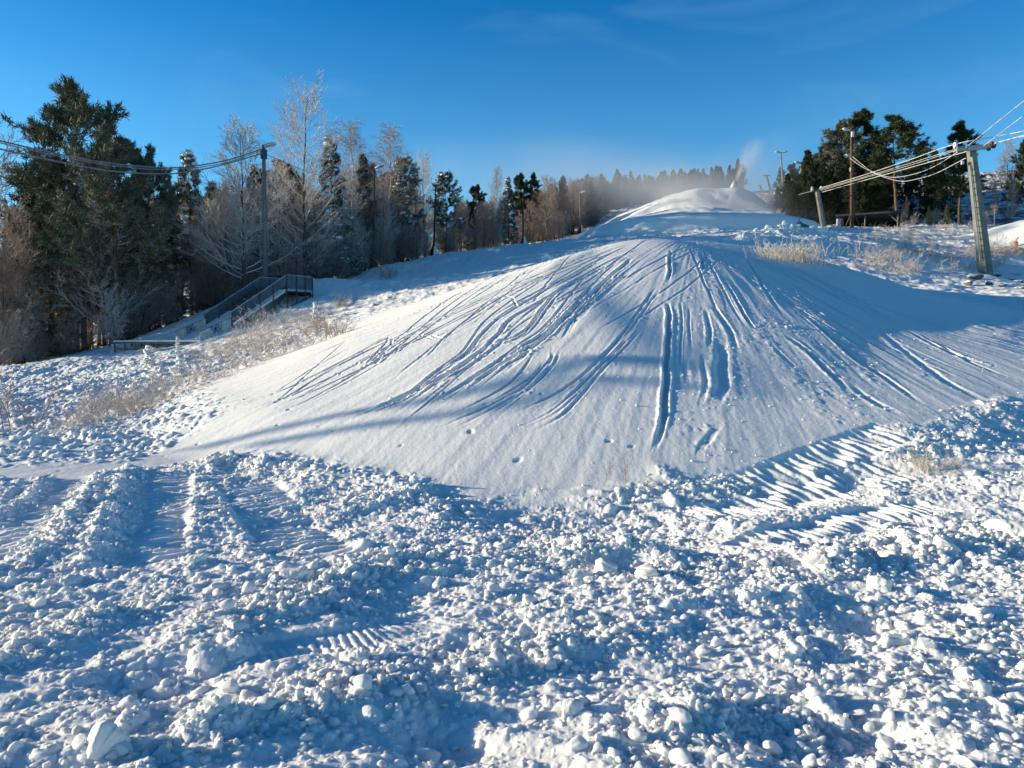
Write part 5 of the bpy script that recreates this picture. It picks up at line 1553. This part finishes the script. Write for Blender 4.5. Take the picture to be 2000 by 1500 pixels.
# ------------------------------------------------------------------ start ramp with boards
def ramp():
    O = PT(340, 668, 40); d = np.array((0.6, 0.8, 0)); w = np.array((0.8, -0.6, 0)); W_ = 2.4
    t = thing('start_ramp', "blue grey start ramp with raised platform and lettered white boards", 'ramp', O)
    Z = np.array((0, 0, 1.0))

    def at(s, q, z):
        return d * s + w * q + Z * (z - O[2])
    top = lambda s: 3.23 + (s - 1.8) * 0.627

    def panel(name, s0, s1, q, z0a, z0b, z1a, z1b, th, m, parent=t):
        mb = MB()
        v = []
        for s, za, zb in ((s0, z0a, z1a), (s1, z0b, z1b)):
            for k in (-th / 2, th / 2):
                v += [at(s, q + k, za), at(s, q + k, zb)]
        mb.hexa(v)
        return mb.build(name, m, parent)
    for q, far in ((0.0, True), (W_, False)):
        wall = panel('side_wall', 1.8, 5.25, q, top(1.8) - 0.62, top(5.25) - (0.80 if far else 0.52), top(1.8), top(5.25), 0.05, M_WALLP)
        mb = MB()
        for k in range(4):       # pressed ribs of the sheet, proud of it
            f = 0.16 + 0.22 * k
            for sd in (-1, 1):
                mb.bar(at(1.82, q + sd * 0.033, top(1.8) - 0.60 * f), at(5.23, q + sd * 0.033, top(5.25) - 0.5 * f), 0.03, 0.022)
        mb.build('rib', M_WALLP, wall)
        mb = MB(); mb.bar(at(1.78, q, top(1.8) + 0.012), at(5.27, q, top(5.25) + 0.012), 0.07, 0.03); mb.build('top_rail', M_WALLT, wall)
        for s in (1.8, 2.65, 3.5, 4.35, 5.25):
            mb = MB(); zb = ground_at(*(at(s, q, 0) + O)[:2]) - 0.2
            sg = 0.05 if not far else -0.06
            mb.bar(at(s, q + sg, min(zb, top(s) - 0.9)), at(s, q + sg, top(s) - 0.01), 0.055); mb.build('post', M_DSTEEL, t)
        # level wall round the platform
        pw = panel('platform_wall', 5.27, 7.0, q, top(5.25) - 0.74, top(5.25) - 0.74, top(5.25), top(5.25), 0.05, M_WALLP)
        mb = MB()
        for k in range(3):
            for sd in (-1, 1):
                mb.bar(at(5.29, q + sd * 0.033, top(5.25) - 0.15 - 0.2 * k), at(6.98, q + sd * 0.033, top(5.25) - 0.15 - 0.2 * k), 0.03, 0.022)
        mb.build('rib', M_WALLP, pw)
        mb = MB(); mb.bar(at(5.3, q, top(5.25) + 0.012), at(7.0, q, top(5.25) + 0.012), 0.07, 0.03); mb.build('top_rail', M_WALLT, pw)
        for s in (5.9, 6.5, 7.0):
            mb = MB(); zb = ground_at(*(at(s, q, 0) + O)[:2]) - 0.2
            mb.bar(at(s, q + 0.055, zb), at(s, q + 0.055, top(5.25) - 0.01), 0.055); mb.build('post', M_DSTEEL, t)
        # three low boards at the foot of each side
        zt = lambda s: 2.18 + 0.43 * s
        for k, (s0, s1) in enumerate(((0.0, 0.6), (0.62, 1.2), (1.22, 1.80))):
            bd = panel('sign_board', s0, s1, q, zt(s0) - 0.47, zt(s1) - 0.47, zt(s0), zt(s1), 0.03, M_BOARD)
            mb = MB(); mb.bar(at(s1 + 0.01, q - 0.02, zt(s1) - 0.55), at(s1 + 0.01, q - 0.02, zt(s1) + 0.02), 0.03); mb.bar(at(s0, q, zt(s0) + 0.012), at(s1, q, zt(s1) + 0.012), 0.035, 0.02); mb.build('edge_strip', M_DSTEEL, bd)
            if k == 1:
                cu = bpy.data.curves.new('lettering', 'FONT'); cu.body = "SIMEK"; cu.size = 0.44; cu.extrude = 0.003; cu.align_x = 'CENTER'; cu.align_y = 'CENTER'
                cu.materials.append(M_BLUE); cu.offset = 0.006
                tmp = bpy.data.objects.new('lettering', cu); lo = link('lettering', bpy.data.meshes.new_from_object(tmp), bd); bpy.data.objects.remove(tmp)
                sm = 0.5 * (s0 + s1); slope = math.atan(0.43)
                # letter plane: along d (rising) and up, facing the piste; on the far side it shows through reversed
                ex = unit(d + Z * 0.43); ez = w; ey = np.cross(ez, ex)
                c = at(sm, q + 0.021, zt(sm) - 0.225)
                kx = -0.42 if far else 0.42
                M = Matrix(((ex[0] * kx, ey[0] * 1.15, ez[0], c[0]), (ex[1] * kx, ey[1] * 1.15, ez[1], c[1]), (ex[2] * kx, ey[2] * 1.15, ez[2], c[2]), (0, 0, 0, 1)))
                # text width about 4.0 x size
                M = M @ Matrix.Diagonal((1.05, 1, 1, 1))
                lo.matrix_local = M
    # sloping bed under snow, platform deck
    mb = MB(); v = []
    for s, z in ((0.0, 1.62), (1.8, 2.50), (5.25, top(5.25) - 0.86)):
        pass
    for (s0, z0), (s1, z1) in (((-0.3, 1.55), (1.8, 2.52)), ((1.8, 2.52), (5.25, 4.55))):
        v = []
        for s, z in ((s0, z0), (s1, z1)):
            for q in (0.06, W_ - 0.06):
                v += [at(s, q, z - 0.10), at(s, q, z)]
        mb.hexa(v)
    mb.build('snowy_bed', M_SNOW, t)
    mb = MB(); c = at(6.1, W_ / 2, 4.50)
    ang = math.atan2(0.8, 0.6)
    mb.box(c, (1.75, W_ - 0.12, 0.08), Matrix.Rotation(ang, 3, 'Z')); mb.build('deck', M_STEP, t)
    mb = MB(); mb.box(c + (0, 0, 0.07), (1.70, W_ - 0.3, 0.06), Matrix.Rotation(ang, 3, 'Z')); mb.build('deck_snow', M_SNOW, t)
    for s in (5.3, 6.95):
        mb = MB(); mb.bar(at(s, 0, 4.40), at(s, W_, 4.40), 0.08, 0.12); mb.build('joist', M_DSTEEL, t)
    for k in range(6):
        s = 3.05 + 0.38 * k; z = 2.52 + (s - 1.8) * 0.588 + 0.36
        mb = MB(); mb.box(at(s, 0.85, z), (0.24, 1.4, 0.05), Matrix.Rotation(ang, 3, 'Z'))
        mb.box(at(s - 0.10, 0.85, z - 0.13), (0.03, 1.35, 0.20), Matrix.Rotation(ang, 3, 'Z'))
        mb.build('step', M_STEP, t)
    for a, b in (((4.4, W_ + 0.05, 3.5), (5.25, W_ + 0.05, 4.4)), ((5.3, W_ + 0.05, 3.6), (6.95, W_ + 0.05, 4.35))):
        mb = MB(); mb.bar(at(*a), at(*b), 0.05); mb.build('brace', M_DSTEEL, t)
    return t


ramp()


def rail_platform():
    a = PT(223, 672, 40); b = PT(392, 672, 38.2)
    a[2] = 1.32; b[2] = 1.32
    t = thing('low_platform', "long low timber platform of framed openings with snow on top, below the ramp", 'platform', a)
    e = b - a; u = e / np.linalg.norm(e); Ln = np.linalg.norm(e); n = np.array((u[1], -u[0], 0))
    if n[1] > 0: n = -n
    for dy in (0.0, -1.1):
        mb = MB(); mb.bar(n * dy + (0, 0, 0.33), e + n * dy + (0, 0, 0.33), 0.08, 0.10); mb.build('top_beam', M_WOOD, t)
        mb = MB(); mb.bar(n * dy + (0, 0, 0.02), e + n * dy + (0, 0, 0.02), 0.08, 0.08); mb.build('bottom_beam', M_WOOD, t)
        for k in range(9):
            p = u * (0.04 + (Ln - 0.08) * k / 8) + n * dy
            mb = MB(); mb.bar(p + (0, 0, -0.35), p + (0, 0, 0.28), 0.07); mb.build('post', M_WOOD, t)
    mb = MB(); mb.hexa([n * 0.05 + (0, 0, 0.385), n * 0.05 + (0, 0, 0.45), n * -1.15 + (0, 0, 0.385), n * -1.15 + (0, 0, 0.45), e + n * 0.05 + (0, 0, 0.385), e + n * 0.05 + (0, 0, 0.46), e + n * -1.15 + (0, 0, 0.385), e + n * -1.15 + (0, 0, 0.46)])
    s = mb.build('snow_cover', M_SNOW, t)


rail_platform()


def shed():
    Y = 76.0
    l = PT(1642, 446, Y); r = PT(1757, 446, Y - 2.2)
    z0 = min(ground_at(l[0], l[1]), ground_at(r[0], r[1])) - 0.1
    t = thing('open_shed', "low black open fronted shed with a flat roof and one red side", 'shed', (l[0], l[1], z0))
    e = np.array((r[0] - l[0], r[1] - l[1], 0)); Ln = np.linalg.norm(e); u = e / Ln; n = np.array((-u[1], u[0], 0))
    H = PT(1700, 420, Y - 1.1)[2] - z0
    mb = MB(); v = []
    for s in (-0.5, Ln + 0.1):
        for q, z in ((-0.5, H + 0.02), (3.0, H - 0.35)):
            v += [u * s + n * q + (0, 0, z), u * s + n * q + (0, 0, z + 0.14)]
    mb.hexa(v); mb.build('roof', M_FELT, t)
    mb = MB(); mb.bar(u * -0.5 + n * -0.53 + (0, 0, H + 0.09), u * (Ln + 0.1) + n * -0.53 + (0, 0, H + 0.09), 0.05, 0.18); mb.build('fascia', M_STEP, t)
    mb = MB(); mb.bar(n * 2.6 + u * 0.1 + (0, 0, H * 0.5 - 0.25), n * 2.6 + u * (Ln - 0.1) + (0, 0, H * 0.5 - 0.25), 0.08, H - 0.3, up=(0, 0, 1)); mb.build('back_wall', M_SHED_D, t)
    mb = MB(); mb.hexa([u * -0.10 + n * 0 + (0, 0, -0.5), u * -0.10 + n * 0 + (0, 0, H), u * -0.10 + n * 2.6 + (0, 0, -0.5), u * -0.10 + n * 2.6 + (0, 0, H - 0.38), u * 0.25 + n * 0 + (0, 0, -0.5), u * 0.25 + n * 0 + (0, 0, H), u * 0.25 + n * 2.6 + (0, 0, -0.5), u * 0.25 + n * 2.6 + (0, 0, H - 0.38)]); mb.build('red_side_wall', M_SHED_R, t)
    mb = MB(); mb.hexa([u * (Ln - 0.1) + (0, 0, -0.5), u * (Ln - 0.1) + (0, 0, H), u * (Ln - 0.1) + n * 2.6 + (0, 0, -0.5), u * (Ln - 0.1) + n * 2.6 + (0, 0, H - 0.38), u * Ln + (0, 0, -0.5), u * Ln + (0, 0, H), u * Ln + n * 2.6 + (0, 0, -0.5), u * Ln + n * 2.6 + (0, 0, H - 0.38)]); mb.build('side_wall', M_SHED_D, t)
    for f in (0.42, 0.97):
        mb = MB(); mb.bar(u * Ln * f + (0, 0, -0.5), u * Ln * f + (0, 0, H), 0.12); mb.build('post', M_WOOD, t)
    mb = MB(); mb.bar(u * Ln * 0.97 + (0, 0, H * 0.45), u * (Ln * 0.97 - 0.8) + (0, 0, H - 0.05), 0.08); mb.build('brace', M_WOOD, t)
    c = PT(1638, 441, 75.0)
    cb = thing('meter_cabinet', "small grey metal cabinet beside the shed's red side", 'cabinet', (c[0], c[1], ground_at(c[0], c[1])))
    mb = MB(); mb.box((0, 0, 0.35), (0.36, 0.3, 1.0)); mb.build('body', M_STEEL, cb)
    mb = MB(); mb.box((0, -0.165, 0.4), (0.30, 0.02, 0.8)); dr = mb.build('door', M_LAMP, cb)
    mb = MB(); mb.box((0.1, -0.185, 0.4), (0.03, 0.02, 0.12)); mb.build('handle', M_DSTEEL, dr)


shed()


def snow_gun():
    p = PT(1433, 371, 101.5); z = ground_at(p[0], p[1])
    t = thing('snow_gun', "fan snow gun on the far heap blowing a white jet", 'snow gun', (p[0], p[1], z))
    mb = MB()
    for a in (0.4, 2.5, 4.6):
        mb.bar((0, 0, 0.55), (0.6 * math.cos(a), 0.6 * math.sin(a), -0.15), 0.07)
    mb.build('tripod', M_DSTEEL, t)
    d = unit(np.array((0.30, -0.2, 0.80)))
    mb = MB(); c = np.array((0, 0, 0.72)); mb.tube([c - d * 0.45, c - d * 0.3, c + d * 0.2, c + d * 0.5], [0.26, 0.36, 0.34, 0.28], 16); mb.build('barrel', M_GUN, t, smooth=True)
    mb = MB(); mb.tube([c + d * 0.5, c + d * 0.58], [0.31, 0.31], 16); mb.build('nozzle_ring', M_ORANGE, t)
    return np.array((p[0], p[1], z)) + c + d * 0.6, d


GUN_P, GUN_D = snow_gun()

# orange hydrant, snowy pallet, white marker board and the dark sheet bundle
p = hit(1983, 482); t = thing('snow_hydrant', "small orange hydrant with a bent spout on the snow beyond the pylon", 'hydrant', p)
mb = MB(); mb.tube([(0, 0, -0.1), (0, 0, 0.28)], 0.16, 14); mb.tube([(0, 0, 0.28), (0, 0, 0.36)], [0.16, 0.08], 14); mb.build('body', M_ORANGE, t)
mb = MB(); mb.tube([(0.02, 0, 0.34), (0.05, 0, 0.46), (0.16, 0, 0.56), (0.18, 0, 0.66)], 0.045, 8); mb.build('spout', M_STEEL, t)
p = hit(1968, 494); t = thing('pallet', "low plank pallet under a slab of snow beside the pylon", 'pallet', (p[0], p[1], p[2] + 0.05)); t.rotation_euler = (0, R(-2), R(-8))
mb = MB()
for k in range(6):
    mb.box((0, -0.6 + 0.24 * k, 0.12), (2.6, 0.2, 0.035))
mb.build('plank', M_WOOD, t)
for x in (-1.2, 0, 1.2):
    mb = MB(); mb.box((x, 0, 0.02), (0.12, 1.4, 0.16)); mb.build('bearer', M_POLE_D, t)
v, f = ico(4)
v = v * np.array((1.15, 0.72, 0.16)) + (-0.25, 0, 0.15); v[:, 2] = np.maximum(v[:, 2], 0.142)
v[:, 2] += (v[:, 2] > 0.15) * 0.03 * gnoise(v[:, 0] * 3, v[:, 1] * 3, 5)
link('snow_slab', np_mesh('snow_slab', v, [f], [M_SNOW]), t)
p = PT(1507, 374, 140); z = ground_at(p[0], p[1])
t = thing('marker_board', "narrow upright white board beside the distant lift tower", 'marker', (p[0], p[1], z))
mb = MB(); mb.box((0, 0, 0.55), (0.22, 0.05, 1.2)); mb.build('board', M_WHITE, t)
mb = MB(); mb.tube([(0, 0.05, -0.3), (0, 0.05, 0.4)], 0.03, 6); mb.build('stake', M_POLE_D, t)
p = hit(1568, 446); t = thing('covered_frame', "dark blue sheet over a low frame by the bank of broken snow", 'covered frame', p)
mb = MB()
mb.add([(-0.5, -0.2, -0.1), (0.5, -0.25, -0.1), (0.75, 0.3, -0.1), (-0.4, 0.4, -0.1), (-0.28, 0.0, 0.55), (0.1, 0.05, 0.36), (0.55, 0.1, 0.22)], q=[(0, 1, 5, 4), (2, 3, 4, 5)], t=[(0, 4, 3), (1, 6, 5), (1, 2, 6), (2, 5, 6), (0, 3, 2), (0, 2, 1)])
mb.build('sheet', M_WALLP, t)
mb = MB(); mb.bar((-0.6, -0.1, -0.1), (-0.3, 0.02, 0.75), 0.05); mb.build('frame_post', M_DSTEEL, t)

# ------------------------------------------------------------------ drifting mist of made snow (real scattering air)
def mist(name, label, c, half, dens, noise_scale, thresh, seed, rot=0.0, aniso=0.45, soft=1.0, color=(0.93, 0.95, 0.98)):
    m = bpy.data.materials.new(name); m.use_nodes = True
    nt = m.node_tree; nt.nodes.clear(); N, K = nt.nodes.new, nt.links.new
    o_ = N("ShaderNodeOutputMaterial"); pv = N("ShaderNodeVolumeScatter"); pv.inputs['Color'].default_value = (*color, 1); pv.inputs['Anisotropy'].default_value = aniso
    tc = N("ShaderNodeTexCoord")
    ln = N("ShaderNodeVectorMath"); ln.operation = 'LENGTH'; K(tc.outputs['Object'], ln.inputs[0])
    fo = N("ShaderNodeMapRange"); fo.interpolation_type = 'SMOOTHSTEP'; fo.inputs[1].default_value = 1.0; fo.inputs[2].default_value = 1.0 - soft; K(ln.outputs['Value'], fo.inputs[0])
    mp = N("ShaderNodeMapping"); mp.inputs['Scale'].default_value = tuple(h * noise_scale for h in half); mp.inputs['Location'].default_value = (seed, seed * 2, 0); K(tc.outputs['Object'], mp.inputs[0])
    ns = N("ShaderNodeTexNoise"); ns.inputs['Scale'].default_value = 1; ns.inputs['Detail'].default_value = 3; ns.inputs['Roughness'].default_value = 0.55; K(mp.outputs[0], ns.inputs['Vector'])
    nr = N("ShaderNodeMapRange"); nr.inputs[1].default_value = thresh; nr.inputs[2].default_value = thresh + 0.3; K(ns.outputs['Fac'], nr.inputs[0])
    m1 = N("ShaderNodeMath"); m1.operation = 'MULTIPLY'; K(fo.outputs[0], m1.inputs[0]); K(nr.outputs[0], m1.inputs[1])
    m2 = N("ShaderNodeMath"); m2.operation = 'MULTIPLY'; m2.inputs[1].default_value = dens; K(m1.outputs[0], m2.inputs[0])
    K(m2.outputs[0], pv.inputs['Density']); K(pv.outputs[0], o_.inputs['Volume'])
    v, f = ico(3)
    o = link(name, np_mesh(name, v * 1.02, [f], [m]), None, c)
    o.scale = half; o.rotation_euler = (0, rot, 0)
    return tag(o, label, 'mist', kind='stuff')


c = PT(1270, 388, 118)
mist('drifting_mist', "pale drifting mist of made snow over the far heap and along the wood", c, (48, 26, 8.5), 0.034, 0.06, 0.27, 3.0, R(6))
c = PT(1425, 420, 90)
mist('low_mist', "denser blown snow hanging over the flank of the far heap", c, (19, 10, 5.6), 0.17, 0.13, 0.30, 8.0, R(14))
c = PT(1465, 345, 108)
mist('upper_mist', "thin veil of blown snow rising beside the snow gun", c, (10, 7, 7.0), 0.06, 0.16, 0.34, 5.0, R(-20))
g = GUN_P + GUN_D * 1.1
tilt = math.atan2(GUN_D[0], GUN_D[2])
mist('snow_jet', "bright narrow jet of snow leaving the snow gun", g, (0.42, 0.42, 1.5), 2.6, 0.9, 0.15, 2.0, tilt, 0.3, 0.9)
g = GUN_P + GUN_D * 3.2 + np.array((0.5, 0, 0))
mist('snow_plume', "white plume of snow spreading above the jet of the snow gun", g, (1.8, 1.6, 3.6), 0.45, 0.5, 0.30, 4.0, tilt * 1.3, 0.3, 1.0)
